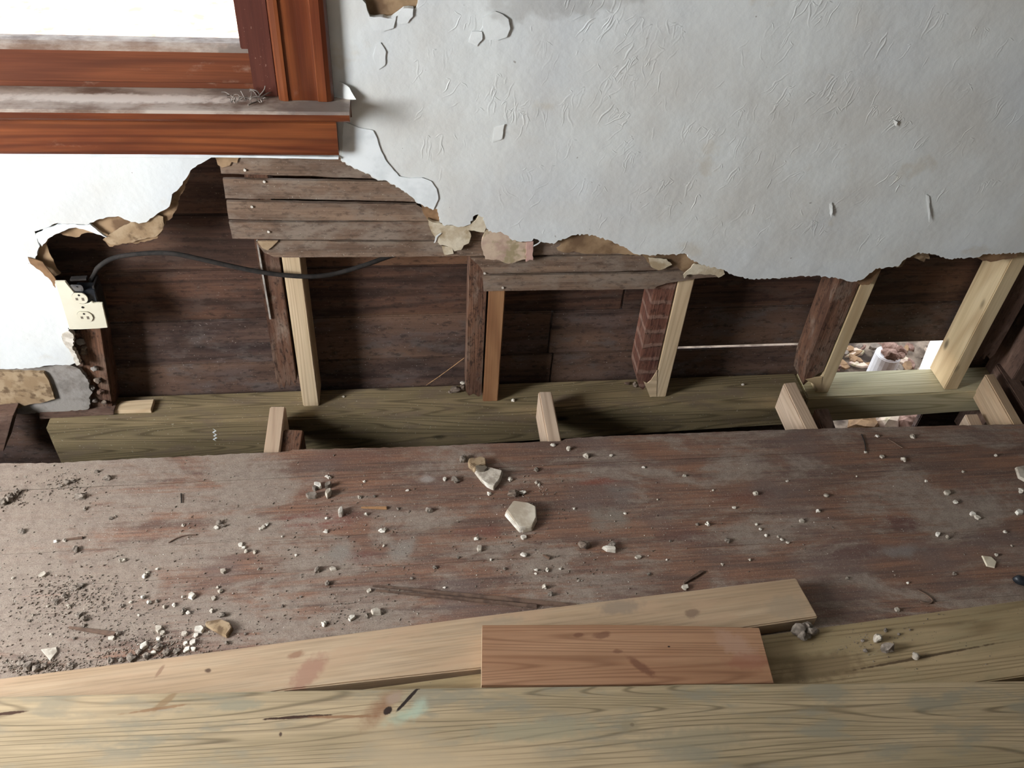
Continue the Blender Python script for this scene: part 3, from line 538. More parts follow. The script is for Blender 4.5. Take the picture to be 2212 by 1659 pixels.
joist('old_joist', [(613, 926), (656, 928), (652, 975), (604, 977)], M_OLDSTUD, 'rotted grey-brown old joist stub beside the leftmost new joist', h=.13, z=-.03)
joist('old_joist', [(1760, 882), (1790, 881), (1812, 925), (1776, 927)], M_OLDSIDE, 'brown old joist stub right of the joist by the daylight bay', h=.1, z=-.05)
joist('old_joist', [(2084, 894), (2112, 893), (2130, 918), (2096, 920)], M_JOIST, 'low pale block end left of the rightmost joist', h=.08, z=-.08)
joist('old_joist', [(2150, 785), (2180, 784), (2265, 900), (2225, 902)], M_OLDSIDE, 'dark old joist at the right edge beyond the rightmost new joist', h=.14, z=-.03)
o = empty('rotted_sill_timber', (-1.05, -.03, -.2), 'rotted grey old sill timber in the dark gap at the left edge', 'timber')
slab('timber', [PY(-60, 905, -.06), PY(30, 896, -.06), PY(8, 975, -.06), PY(-60, 990, -.06)], (0, .06, 0), M_OLDSIDE, o)

# ------------------------------------------------------------------ window
wn = empty('window_1', (-.6, 0, .7), kind='structure')
CX0, CX1 = -.236, -.136
prof = [(CX0, -.020), (CX0, -.036), (CX0 + .004, -.041), (CX0 + .012, -.043), (CX0 + .018, -.043), (CX0 + .0195, -.040), (CX0 + .023, -.0395), (CX0 + .045, -.0385), (CX0 + .068, -.0395), (CX0 + .071, -.040), (CX0 + .0725, -.043), (CX0 + .088, -.044), (CX0 + .096, -.041), (CX1, -.036), (CX1, -.020)]
prism('casing', [prof], lambda p: (p[0], p[1], .7535), lambda p: (p[0], p[1], 2.05), M_STAIN, wn, A=frame((0, 0, 1), (0, 1, 0)))
prism('casing', [[(p[0] - 1.15 - (p[0] - CX0) * 0, p[1]) for p in prof]], lambda p: (p[0], p[1], .7535), lambda p: (p[0], p[1], 2.05), M_STAIN, wn, A=frame((0, 0, 1), (0, 1, 0)))
box('window_stop', (-.281, -.026, .753), (-.2362, .004, 2.0), M_JAMB, wn, long='z', bevel=.003)
box('jamb', (-.240, -.018, .70), (-.222, .10, 2.0), M_JAMB, wn, long='z')
box('jamb', (-1.30, -.018, .70), (-1.28, .10, 2.0), M_JAMB, wn, long='z')
# stool: board with rounded nose
f0 = -.0865; zt_ = .753
ny = [(.012, zt_), (f0 + .006, zt_ - .001), (f0 + .001, zt_ - .005), (f0, zt_ - .010), (f0 + .001, zt_ - .016), (f0 + .006, zt_ - .021), (-.0225, zt_ - .022), (-.0225, zt_ - .04), (.012, zt_ - .04)]
vs = [(x, y_, z_) for x in (-1.42, -.106) for y_, z_ in ny]; nn = len(ny)
fs = [tuple(range(nn)), tuple(range(2 * nn - 1, nn - 1, -1))] + [(i, (i + 1) % nn, nn + (i + 1) % nn, nn + i) for i in range(nn)]
M_STOOL = M_SILL
st = mk('stool', vs, fs, M_SILL, wn)
st.data.materials.append(M_STAIN)
for p in st.data.polygons:
    if p.normal.z < .5 : p.material_index = 1
ap = [(-.023, .732), (-.058, .732), (-.058, .722), (-.052, .716), (-.047, .712), (-.045, .65), (-.041, .643), (-.023, .642)]
prism('apron', [ap], lambda p: (-1.38, p[0], p[1]), lambda p: (-.1345, p[0], p[1]), M_STAIN, wn)
wallpiece('paint_line', [(0, 336), (400, 340), (560, 341), (731, 344), (731, 339), (400, 334), (0, 330)], -.030, -.023, M_WALLEDGE, wn, .02, .0006)
# lower sash: rail with sloped top, stile, glass
rail = [(-.004, .765), (-.004, .822), (.004, .829), (.012, .833), (.030, .836), (.030, .765)]
M_RAIL = wood('worn_red_sash', (132, 66, 34), (104, 48, 26), ring=4, rcol=(96, 46, 28), r=.4, bump=.1, fib=.3, knots=False, dust=(160, 126, 104), dusta=.15)
rl = prism('sash_rail', [rail], lambda p: (-1.28, p[0] + .010, p[1]), lambda p: (-.2815, p[0] + .010, p[1]), M_RAIL, wn)
rl.data.materials.append(M_SILL)
for p in rl.data.polygons:
    if p.normal.z > .3: p.material_index = 1
box('sash_rail', (-1.28, .006, .7532), (-.2815, .04, .766), M_RAIL, wn)
box('sash_stile', (-.300, .012, .77), (-.255, .045, 1.4), M_JAMB, wn, long='z')
box('glass_pane', (-1.28, .028, .834), (-.298, .031, 1.4), M_GLASS, wn, bevel=0)
box('sash_rail', (-1.30, .010, 1.4), (-.24, .045, 1.44), M_RAIL, wn)
# cobweb and dirt where sash meets stool
cw = empty('cobweb', (-.285, -.03, .754), 'dusty clump of cobweb and fibres in the lower right corner of the window', 'cobweb')
rr = random.Random(5)
for k in range(26):
    a = Vector((-.292 + rr.uniform(-.03, .03), -.029 - rr.uniform(0, .03), .756 + rr.uniform(0, .004))); b = a + Vector((rr.uniform(-.02, .02), rr.uniform(-.012, .012), rr.uniform(0, .02) if k % 2 else rr.uniform(0, .004)))
    tube('strand', [a, (a + b) / 2 + Vector((rr.uniform(-.005, .005), rr.uniform(-.005, .005), .003)), b], rr.uniform(.0006, .0013), M_COB, cw, seg=5)
tube('strand', [(-.262, -.03, .757), (-.268, -.045, .756), (-.282, -.058, .756), (-.288, -.064, .7555)], .0015, M_COB, cw, seg=5)

# ------------------------------------------------------------------ socket
so = empty('wall_socket', PY(180, 665, -.03), 'ivory double wall socket with a broken cover plate at the edge of the hole', 'socket')
YF = -.036
pl = [(118, 608), (141, 608), (150, 620), (160, 632), (166, 642), (172, 655), (186, 657), (198, 652), (203, 655), (221, 655), (233, 708), (212, 710), (172, 712), (152, 712)]
P3 = [PY(x, y, YF) for x, y in pl]
prism('cover_plate', [[(p.x, p.z) for p in P3]], lambda p: (p[0], YF, p[1]), lambda p: (p[0], YF + .0055, p[1]), M_PLASTIC, so, bevel=.0014)
slab('plate_side', [PY(120, 609, YF + .002), PY(151, 712, YF + .002), PY(146, 706, YF + .012), PY(118, 615, YF + .012)], (.003, .001, 0), M_PLASTIC, so, bevel=.0003)
c1 = PY(184, 683, YF); c0 = PY(173, 643, YF); up = (c0 - c1).normalized(); rt = Vector((up.z, 0, -up.x))
def disc(nm, c, rx, ry, th, m, par, flat=.0, seg=28, yo=0):
    vs = []
    for k in range(2):
        for j in range(seg):
            t = 2 * math.pi * j / seg; u = math.cos(t) * rx; v = max(-ry, min(ry, math.sin(t) * ry * (1 + flat)))
            vs.append(c + rt * u + up * v + Vector((0, -yo - k * th, 0)))
    fs = [tuple(range(seg)), tuple(range(2 * seg - 1, seg - 1, -1))] + [(j, (j + 1) % seg, seg + (j + 1) % seg, seg + j) for j in range(seg)]
    return mk(nm, vs, fs, m, par, bevel=.0004)
for c in (c0, c1):
    ri = disc('receptacle_gasket', c, .0168, .0139, .0006, M_SLOT, so, .15)
    d = disc('receptacle', c, .0163, .0134, .0028, M_PLASTIC, so, .15)
    for sx, hh in ((-.0062, .0032), (.0062, .0040)):
        q = c + rt * sx - up * .002; k = [q + rt * a * .0026 + up * b * hh + Vector((0, -.0029, 0)) for a, b in ((-1, -1), (1, -1), (1, 1), (-1, 1))]
        slab('slot', k, (0, .001, 0), M_SLOT, d, bevel=0)
    h = disc('ground_hole', c + up * .0085, .0025, .0025, .0033, M_RUST, d)
disc('plate_screw', (c0 + c1) / 2 - up * .0005, .0026, .0026, .0015, M_RUST, so)
disc('metal_yoke', PY(166, 622, YF + .004), .0135, .009, .0012, M_METAL, so, .5)
disc('yoke_screw', PY(164, 620, YF + .002), .0028, .0028, .0012, M_METAL, so)
slab('metal_bracket', [PY(150, 604, YF + .004), PY(186, 602, YF + .004), PY(187, 606, YF + .004), PY(152, 608, YF + .004)], (0, .012, 0), M_RUST, so, bevel=.0006)
slab('receptacle_body', [PY(160, 625, YF + .006), PY(205, 625, YF + .006), PY(218, 690, YF + .006), PY(172, 690, YF + .006)], (0, .026, 0), M_BLACK, so)
slab('metal_box', [PY(198, 618, YF + .008), PY(203, 618, YF + .008), PY(228, 706, YF + .008), PY(222, 706, YF + .008)], (0, .04, 0), M_RUST, so, bevel=.0006)
# cable
cp = [(196, 606, .03), (203, 594, .012), (214, 576, .0), (250, 556, -.004), (320, 547, -.008), (375, 548, -.012), (430, 559, -.014), (500, 575, -.014), (560, 587, -.016), (620, 595, -.0145), (680, 597, -.010), (730, 590, .004), (790, 572, .016), (835, 556, .03), (880, 542, .04)]
o = empty('cable', PY(500, 575), 'black cable looping across the cavity from the broken socket', 'cable')
tube('sheath', [PY(*p) for p in cp], .0052, M_CABLE, o)
slab('metal_strip', [PY(553, 520, -.004), PY(582, 690, -.004), PY(586, 690, -.004), PY(557, 520, -.004)], (0, .022, 0), M_STRIP, bevel=.0003, label='thin upright metal strip left of the nail-pocked old stud', cat='strip')
tube('wire', [PY(1003, 773, .0), PY(960, 805, .02), PY(921, 832, .05)], .0009, M_STRAW, seg=5, label='thin pale wire slanting down to the beam left of the second old stud', cat='wire')

# ------------------------------------------------------------------ loose boards in the foreground
def lumber(name, pts, z, th, m, label, bev=.0025, under=0):
    P = [PZ(x, y, z) if not isinstance(x, Vector) else x for x, y in pts] if not isinstance(pts[0], Vector) else pts
    o = empty(name, (sum((Vector(p) for p in P), Vector()) / len(P)) - Vector((0, 0, th)), label, 'board')
    d = P[1] - P[0]; A = frame((d.x, d.y, 0))
    prism('timber', [[(p.x, p.y) for p in P]], lambda p: (p[0], p[1], z), lambda p: (p[0], p[1], z - th), m, o, A=A, bevel=bev)
    return o
p = lambda x, y, z: PZ(x, y, z)
a = p(0, 1465, .038); b = p(400, 1415, .038); 
P1 = [a + (a - b) * .9, a, b, p(1040, 1330, .038), p(1400, 1286, .038), p(1720, 1248, .038), p(1768, 1333, .038), p(1650, 1350, .038), p(1040, 1444, .038), p(620, 1490, .038), Vector((-.62, -.875, .038)), Vector((-1.15, -.925, .038))]
P1[1].y = P1[1].y
lumber('pine_board', P1, .038, .037, M_STACKP, 'long pale pine board angled across the floor under the reddish offcut')
def l3(x): return -.816 + .083 * (x - .108)
P3b = [Vector((-.17, l3(-.17), .038)), Vector((2.1, l3(2.1) - .006, .038)), Vector((2.12, l3(2.1) - .165, .038)), Vector((-.17, l3(-.17) - .145, .038))]
P3b[0] = Vector((-.17, l3(-.17), .038))
lumber('treated_board', P3b, .0375, .037, M_STACKT, 'brownish treated board at the right with mortar lumps lying on it')
P2 = [p(1042, 1350, .0765), p(1300, 1349, .0765), p(1500, 1352, .0765), p(1640, 1356, .0765), p(1672, 1475, .0765), p(1400, 1478, .0765), p(1041, 1480, .0765)]
o = lumber('wood_offcut', P2, .0765, .038, M_SHORT, 'short reddish-brown pine offcut lying on the pale board')
q = [P2[0], P2[-1], P2[-1] - Vector((0, 0, .036)), P2[0] - Vector((0, 0, .036))]
slab('end_grain', [v + Vector((-.0005, 0, -.0012)) for v in q], (.0006, 0, 0), M_STACKP, o, bevel=0)
T0 = p(-300, 1512, .083); T1 = p(0, 1504, .083); T5 = p(2212, 1470, .083)
dd = (T5 - T1).normalized(); nrm = Vector((dd.y, -dd.x, 0))
top = [T0, T1, p(300, 1497, .083), p(620, 1491, .083), p(900, 1486, .083), p(1040, 1484, .083), p(1400, 1480, .083), p(1470, 1477, .083), p(1800, 1475, .083), T5, T5 + dd * .5]
o = lumber('treated_plank', top + [top[-1] + nrm * .285, top[0] + nrm * .285], .083, .040, M_BIG, 'large yellow-green treated plank across the bottom with a split knot and turquoise stain', bev=.003)

# ------------------------------------------------------------------ debris
def shard(px, py, z, w, d, h, m, seed, ang=0, tilt=0, parent=None, name='plaster_chip', n=6, **t):
    rr = random.Random(seed); c = PZ(px, py, z); P = []
    for k in range(n):
        a = 2 * math.pi * k / n + rr.uniform(-.3, .3); f = rr.uniform(.8, 1.15); P.append((math.cos(a) * w / 2 * f, math.sin(a) * d / 2 * f))
    ca, sa = math.cos(ang), math.sin(ang); vs = []
    for k, s in ((0, 1.0), (1, rr.uniform(.78, .98))):
        for (x, y_) in P:
            x *= s; y_ *= s; X = x * ca - y_ * sa; Yv = x * sa + y_ * ca
            vs.append(c + Vector((X, Yv, .0004 + k * h + k * rr.uniform(-.15, .15) * h + tilt * (X + w / 2))))
    fs = [tuple(range(n)), tuple(range(2 * n - 1, n - 1, -1))] + [(j, (j + 1) % n, n + (j + 1) % n, n + j) for j in range(n)]
    return mk(name, vs, fs, m, parent, A=frame((math.cos(ang), math.sin(ang), 0)), bevel=h * .08, **t)
def lump(px, py, z, r, m, seed, sq=.7, parent=None, name='mortar_lump', rough_=.35, world=None, lv=2, **t):
    rr = random.Random(seed); c = world or PZ(px, py, z); bm = bmesh.new(); bmesh.ops.create_icosphere(bm, subdivisions=lv, radius=1)
    off = Vector((rr.uniform(0, 90), rr.uniform(0, 90), rr.uniform(0, 90))); e = (rr.uniform(.8, 1.25), rr.uniform(.75, 1.1))
    vs = []
    for v in bm.verts:
        k = 1 + rough_ * (mnoise.noise(v.co * 1.3 + off) * 1.4 + .7 * mnoise.noise(v.co * 3.2 + off)); q = v.co * k * r
        vs.append(Vector((c.x + q.x * e[0], c.y + q.y * e[1], max(z + .0002 if world is None else -9, c.z + (q.z * sq + r * sq * .75)))))
    fs = [tuple(v.index for v in f.verts) for f in bm.faces]; bm.free()
    return mk(name, vs, fs, m, parent, **t)
K = 1 / 900   # metres per pixel at the floor's middle
# the two large chips
def polychip(px, h, m, name, label, z=0, tilt=(0, 0), faces=None, cat='debris', parent=None):
    P = [PZ(x, y, z) for x, y in px]; c = sum(P, Vector()) / len(P)
    zz = lambda q: tilt[0] * (q[0] - c.x) + tilt[1] * (q[1] - c.y)
    m0 = min(zz(q) for q in P)
    rr = random.Random(len(px)); sh = {}
    return prism(name, [[(q.x, q.y) for q in P]], lambda q: (c.x + (q[0] - c.x) * .90, c.y + (q[1] - c.y) * .90 , z + h + zz(q) - m0), lambda q: (q[0], q[1], z + .0003 + (zz(q) - m0) * .5), m, parent, bevel=h * .1, **(dict(label=label, cat=cat) if label else {}))
M_TOPD = plain('dust_covered_plaster_face', (178, 160, 136), (210, 198, 176), 26, .85, .4)
o = empty('plaster_chunk', PZ(1125, 1120), 'largest broken plaster chunk, white-edged and dusty, in the middle of the floor', 'debris')
polychip([(1090, 1112), (1106, 1092), (1140, 1096), (1158, 1104), (1160, 1128), (1150, 1148), (1128, 1152), (1116, 1146)], .013, M_TOPD, 'plaster_body', None, parent=o, tilt=(0, .12))
polychip([(1089, 1114), (1097, 1108), (1126, 1132), (1136, 1138), (1137, 1150), (1122, 1152)], .0135, M_WHITE, 'broken_edge', None, parent=o)
o = empty('plaster_chunk', PZ(1050, 1030), 'flat pale plaster chunk with dark hollow and tan scrap attached, near the cut floor edge', 'debris')
polychip([(1024, 1022), (1040, 1012), (1060, 1016), (1087, 1025), (1080, 1045), (1066, 1062), (1042, 1046)], .009, M_CHIP, 'plaster_body', None, parent=o, tilt=(.1, 0))
polychip([(1010, 1000), (1020, 996), (1024, 1000), (1036, 994), (1050, 998), (1051, 1012), (1040, 1014), (1026, 1024), (1012, 1012)], .016, M_TAN2, 'tan_scrap', None, parent=o)
polychip([(1022, 1018), (1030, 1013), (1040, 1015), (1048, 1014), (1056, 1020), (1048, 1027), (1034, 1027)], .0165, M_SLOT, 'hollow_shade', None, parent=o)  # raised dark piece, the hollow's shade put into its colour
polychip([(1040, 1042), (1048, 1047), (1066, 1056), (1064, 1060), (1052, 1054)], .012, M_WHITE, 'broken_edge', None, parent=o)
polychip([(443, 1348), (478, 1342), (500, 1350), (505, 1362), (492, 1380), (482, 1376), (446, 1356)], .011, M_TAN2, 'board_scrap', 'thick tan board scrap with pale edge at the lower left of the floor')
polychip([(2119, 1201), (2140, 1204), (2152, 1216), (2148, 1228), (2130, 1224)], .004, M_CREAM, 'plaster_scrap', 'flat cream scrap lying alone near the right edge of the floor')
polychip([(2191, 1012), (2212, 1008), (2230, 1030), (2216, 1044), (2198, 1034)], .008, M_CHIP, 'plaster_scrap', 'pale greenish scrap at the right edge near the cut floor edge')
polychip([(88, 1404), (124, 1399), (126, 1410), (110, 1430)], .004, M_CHIP, 'plaster_scrap', 'flat triangular pale scrap at the bottom left of the floor')
o = empty('plaster_cluster', PZ(695, 1062), 'cluster of four overlapping plaster bits right of the leftmost joist', 'debris')
for i, (x, y, w, d, h, m) in enumerate(((674, 1074, .026, .018, .011, M_CRUMB), (710, 1068, .028, .016, .013, M_CHIP), (688, 1051, .022, .013, .010, M_WHITE), (709, 1052, .018, .013, .012, M_CRUMB), (680, 1058, .014, .012, .010, M_CRUMB))):
    shard(x, y, 0, w, d, h, m, i + 3, ang=i * 1.3, parent=o, name='plaster_bit')
shard(737, 1110, 0, .012, .028, .014, M_WHITE, 31, name='plaster_chip', label='upright white plaster chip below the cluster of plaster bits', cat='debris')
shard(1316, 1189, 0, .036, .012, .010, M_WHITE, 32, ang=-.25, name='plaster_chip', label='long white chip lying in the floor middle below the largest chunk', cat='debris')
lump(1322, 1182, 0, .010, M_CRUMB, 7, .6, label='grey crumb leaning on the long white chip', cat='debris')
lump(1262, 1181, 0, .011, M_DIRT, 8, .8, label='dark dirt lump left of the long white chip', cat='debris')
lump(1111, 1070, 0, .011, M_DIRT, 9, .7, label='dark dirt lump just above the largest plaster chunk', cat='debris')
lump(1000, 995, 0, .009, M_CRUMB, 10, .9, label='grey lump left of the tan scrap near the cut floor edge', cat='debris')
# lumps on the treated board
o = empty('mortar_lump', PZ(1737, 1365, .038), 'largest grey mortar clump on the end of the treated board', 'debris')
for i, (x, y, r) in enumerate(((1722, 1364, .012), (1740, 1358, .011), (1752, 1368, .010), (1732, 1377, .010), (1743, 1377, .006))): lump(x, y, .038, r, M_CRUMB, 20 + i, .9, parent=o, name='mortar_piece')
lump(1914, 1403, .038, .013, M_CRUMB, 26, .8, label='larger square grey lump of the pair on the treated board', cat='debris')
lump(1894, 1382, .038, .010, M_CHIP, 27, .8, label='smaller pale lump of the pair on the treated board', cat='debris')
lump(1976, 1420, .038, .008, M_CHIP, 28, .8, label='small pale lump right of the pair on the treated board', cat='debris')
for i, (x, y, r) in enumerate(((1869, 1407, .005), (1863, 1385, .004), (1941, 1371, .003), (1965, 1361, .0025), (1912, 1363, .004))):
    lump(x, y, .038, r, M_CRUMB, 30 + i, .8, name='mortar_crumb', label='tiny mortar crumb around the lumps on the treated board', cat='crumb', group='crumbs on the treated board', lv=1)
# individually placed chips and crumbs (x, y, size px, w white / g grey / c chip)
D = '''1229 971 12 c;1194 963 9 w;1267 986 12 c;1158 1016 9 g;961 1036 9 w;983 1039 14 g;1057 1068 9 w;1102 1037 10 w;1129 1066 12 w;1158 1044 8 c;1164 1048 6 w;569 1140 13 w;577 1134 8 w;563 1144 8 w;520 1178 13 w;527 1184 8 w;532 1192 9 c;551 1194 8 c;825 1148 12 w;832 1144 7 c;829 1180 6 w;704 1149 8 w;706 1121 7 w;791 1112 8 w;927 1104 15 g;777 1075 8 c;809 1073 7 g;711 1033 9 w;705 1030 6 w;787 1041 6 w;1029 1166 9 w;1036 1186 18 c;1131 1200 11 w;1131 1162 15 w;1182 1232 9 w;1158 1232 7 w;1157 1240 6 w;1176 1269 12 c;1189 1285 12 g;686 1232 14 g;720 1230 16 c;708 1262 12 g;798 1277 14 c;813 1324 25 c;759 1336 19 w;700 1349 12 w;793 1331 11 g;939 1226 9 g;1905 988 13 c;1951 995 12 c;1869 978 6 w;1894 943 8 w;1971 944 10 c;1478 1029 8 w;1632 1068 12 c;1784 1072 10 c;1586 1098 7 w;1766 1105 9 w;1731 1127 13 c;1528 1134 11 w;1506 1134 8 g;2045 1066 17 c;2063 1086 9 w;2100 1112 15 w;2111 1119 14 w;2201 1109 20 w;2204 1062 12 w;2025 1155 14 w;2045 1161 8 c;1571 1169 10 g;1634 1134 6 w;1642 1144 6 w;1655 1158 6 w;1688 1167 7 w;1700 1173 6 w;1680 1160 5 w;1378 1205 14 c;2151 1200 9 c;1937 1318 14 c;1479 1270 12 c;1401 1242 8 g;210 1020 10 g;234 1035 16 g;173 1075 18 g;240 1121 8 g;48 1149 12 g;120 1171 9 w;140 1169 9 w;165 1189 15 g;264 1212 11 c;94 1243 18 c;313 1246 11 w;320 1238 8 c;483 1235 17 c;415 1289 22 w;309 1292 11 w;323 1303 11 w;462 1294 13 c;376 1308 9 w;397 1321 12 g;458 1321 10 c;407 1325 9 w;431 1362 24 w;424 1374 14 w;344 1360 22 c;352 1368 14 c;242 1380 16 w;256 1370 12 g;311 1397 22 w;399 1370 16 c;417 1389 17 w;401 1391 13 w;404 1405 16 w;418 1404 14 w;332 1411 15 w;360 1411 17 g;382 1409 16 g;344 1399 16 g;342 1382 15 w;300 1410 16 g;318 1418 16 g;61 1443 22 g;80 1446 16 g;48 1434 16 g;96 1440 14 g;155 1439 14 g;240 1429 15 g;285 1423 17 g;262 1428 11 g;22 1080 22 g;8 1088 20 g;38 1066 16 g;146 1044 14 g;160 1040 11 g;132 1050 9 g;184 1100 9 g;475 1130 13 g;484 1137 9 g;468 1141 10 w;395 1136 6 w;140 1290 12 g;166 1272 14 g;176 1266 11 g;120 1300 12 g;150 1310 9 c;172 1330 12 g;184 1338 14 g;70 1330 8 c;182 1352 8 g;340 1230 7 w;395 1290 7 w;476 1278 10 c;470 1270 7 w;340 1300 8 g;356 1312 9 c;262 1310 9 g;282 1302 6 w;104 1310 7 c;62 1342 7 g;28 1250 6 c;160 1380 8 g;110 1372 6 c;300 1330 6 w;480 1330 14 g;490 1390 9 g;530 1370 7 g;1448 1170 6 g;1240 1100 6 w;1350 1110 6 w;1210 1230 6 w;1250 1255 6 c;1090 1230 7 g;1060 1210 6 w;990 1205 6 g;960 1270 6 w;890 1250 6 g;650 1290 6 g;610 1310 7 g;640 1200 6 w;560 1230 6 g;610 1160 5 w;860 1100 6 g;880 1060 6 w;1390 1010 6 w;1320 985 6 w;1420 1080 5 c;1540 1060 5 c;1700 1040 6 w;1850 1030 5 w;1900 1075 5 g;2000 1040 6 w;2080 1020 6 c;2150 985 7 w;2170 1150 8 w;2185 1180 6 c;2060 1240 7 g;1960 1260 6 w;1830 1250 7 g;1620 1210 6 c;1560 1220 6 w;1440 1210 5 w;720 1390 0 g'''
wh = lambda: None
cnt = 0
for i, e in enumerate(D.split(';')):
    x, y, s_, k = e.split(); x = int(x); y = int(y); s_ = int(s_)
    if not s_: continue
    d = (PZ(x, y) - EYE).dot(FW); r = s_ * d / 1912 * .5
    m = {'w': M_WHITE, 'g': M_CRUMB, 'c': M_CHIP}[k]
    where = 'left part' if x < 560 else ('middle' if x < 1400 else 'right part')
    row = 'near the cut floor edge' if y < 1085 else ('halfway across the floor' if y < 1260 else 'towards the loose boards')
    kind_ = {'w': ('plaster_crumb', 'small white plaster crumb'), 'g': ('mortar_crumb', 'small grey mortar crumb'), 'c': ('plaster_flake_chip', 'small dusty beige plaster chip')}[k]
    t = dict(label=f'{kind_[1]} {row}, {where} of the picture', cat='crumb', group=f'{kind_[1]}s {row}, {where}')
    if s_ >= 13 and k != 'g': shard(x, y, 0, 2.1 * r, 1.6 * r, r * .7, m, i, ang=random.uniform(0, 3), name=kind_[0], n=random.choice((5, 6)), **t)
    else: lump(x, y + (0), 0, r * 1.0, m, i + 50, .75, name=kind_[0], lv=2, rough_=.5, **t)
    cnt += 1
for i, (x, y, rd) in enumerate(PLK): lump(0, 0, 0, rd, (M_OLDSIDE, M_GREY, M_DIRT)[i % 3], 300 + i, .9, parent=wb, name='plaster_key', world=PY(x, y, -.004))
# sticks and nails
def stick(name, pts, r, m, label, cat, z=0.001): tube(name, [PZ(x, y, z + r) for x, y in pts], r, m, seg=6, label=label, cat=cat)
def sliver(name, a, b, w, m, label):
    A_ = PZ(*a); B_ = PZ(*b); d = (B_ - A_).normalized(); n_ = Vector((-d.y, d.x, 0)) * w / 2
    slab(name, [A_ + n_ * .4 + Vector((0, 0, .005)), B_ + n_ + Vector((0, 0, .005)), B_ - n_ + Vector((0, 0, .005)), A_ - n_ * .4 + Vector((0, 0, .005))], (0, 0, -.0045), m, bevel=.0008, label=label, cat='splinter')
sliver('wood_sliver', (805, 1267), (1245, 1311), .010, M_TWIG, 'longer upper sliver of old wood lying beside the pale board')
sliver('wood_sliver', (812, 1277), (1160, 1312), .008, M_TWIG, 'lower sliver of old wood beside the pale board')
sliver('wood_sliver', (150, 1357), (250, 1372), .010, M_TWIG, 'short brown sliver at the lower left of the floor')
sliver('wood_sliver', (780, 1098), (836, 1099), .007, M_STRAW, 'orange straw-like sliver right of the upright white chip')
sliver('wood_sliver', (1476, 1262), (1516, 1236), .008, M_TWIG, 'brown sliver above the pale board toward its right end')
sliver('wood_sliver', (1172, 1200), (1188, 1208), .006, M_TWIG, 'dark short sliver between largest chunk and long white chip')
sliver('wood_sliver', (138, 1168), (180, 1163), .006, M_TWIG, 'thin sliver at the left between white crumbs')
stick('nail', [(391, 1066), (392, 1086)], .0012, M_RUST, 'dark nail lying on the upper left floor', 'nail')
stick('nail', [(1861, 938), (1868, 956), (1870, 975)], .0014, M_RUST, 'dark nail near the cut edge of the floor, below the daylight bay', 'nail')
stick('twig', [(364, 1172), (385, 1161), (405, 1156), (425, 1155)], .0013, M_TWIG, 'curved dark twig on the left floor', 'twig')
stick('twig', [(1983, 1275), (2000, 1284), (2014, 1296), (2008, 1303), (1988, 1300)], .0016, M_TWIG, 'curled brown twig above the treated board at the right', 'twig')
stick('twig', [(1918, 948), (1935, 958), (1950, 968)], .0013, M_TWIG, 'short dark twig right of the nail by the floor edge', 'twig')
o = empty('black_tool', PZ(2215, 1252), 'black rubber end of a tool poking in at the right edge of the floor', 'tool')
tube('handle', [PZ(2196, 1246, .012), PZ(2206, 1254, .012), PZ(2250, 1262, .012), PZ(2330, 1270, .014)], lambda s: .010 if s > .08 else .007, M_BLACK, o, seg=14)
# fine grit
def grit(name, N, m, seed, reg, smin, smax, z=0.):
    rr = random.Random(seed); vs = []; fs = []
    n = 0
    while n < N:
        rx, ry, sx, sy, wt = rr.choices(reg, [q[4] for q in reg])[0]
        x = rr.gauss(rx, sx); y = rr.gauss(ry, sy)
        if not (-60 < x < 2280): continue
        P = PZ(x, y, z)
        if z == 0 and (P.y > -.235 or P.y < min(-.64, -.7 + .07 * P.x)): 
            if not (P.x < .1 and P.y > -.77 + .07 * (P.x + .7)) or P.y > -.235: continue
        s = rr.uniform(smin, smax) * rr.uniform(.5, 1); b = len(vs)
        for k in range(3): a = k * 2.1 + rr.uniform(-.5, .5); vs.append((P.x + math.cos(a) * s, P.y + math.sin(a) * s, P.z + .0002))
        for k in range(3): a = k * 2.1 + .6 + rr.uniform(-.4, .4); vs.append((P.x + math.cos(a) * s * .7, P.y + math.sin(a) * s * .7, P.z + s * rr.uniform(.6, 1.2)))
        fs += [(b + 3, b + 4, b + 5), (b, b + 1, b + 3), (b + 1, b + 4, b + 3), (b + 1, b + 2, b + 4), (b + 2, b + 5, b + 4), (b + 2, b, b + 5), (b, b + 3, b + 5)]
        n += 1
    me = mk(name, vs, fs, m)
    return me
REG = [(200, 1360, 220, 60, 5), (330, 1400, 70, 22, 4), (160, 1290, 60, 30, 3), (90, 1440, 60, 14, 2.5), (1106, 1130, 620, 80, 6), (350, 1180, 260, 90, 3), (1150, 1060, 60, 30, 1), (810, 1150, 60, 50, 1), (1180, 1230, 120, 40, 1.5), (150, 1048, 50, 20, 1), (760, 1320, 70, 24, 1)]
tag(grit('fine_grit', 3200, M_CRUMB, 1, REG, .0007, .0026), 'fine grey-brown grit and dust scattered over the dusty floor', 'grit', None, 'stuff')
tag(grit('white_grit', 1300, M_WHITE, 2, REG, .0006, .0018), 'fine white plaster specks scattered over the dusty floor', 'grit', None, 'stuff')
tag(grit('dark_grit', 1200, M_DIRT, 3, [(200, 1330, 200, 70, 4), (160, 1290, 60, 30, 3), (330, 1405, 80, 18, 3), (80, 1440, 60, 12, 3), (1106, 1150, 560, 80, 3), (30, 1075, 24, 12, 1.5), (150, 1048, 40, 15, 1.5)], .0009, .0030), 'dark dirt crumbs scattered over the left of the floor', 'dirt', None, 'stuff')
tag(grit('board_grit', 160, M_CRUMB, 6, [(1890, 1390, 60, 22, 3), (1990, 1380, 110, 30, 1)], .0006, .0018, .038), 'fine mortar grit on the treated board at the right', 'grit', None, 'stuff')
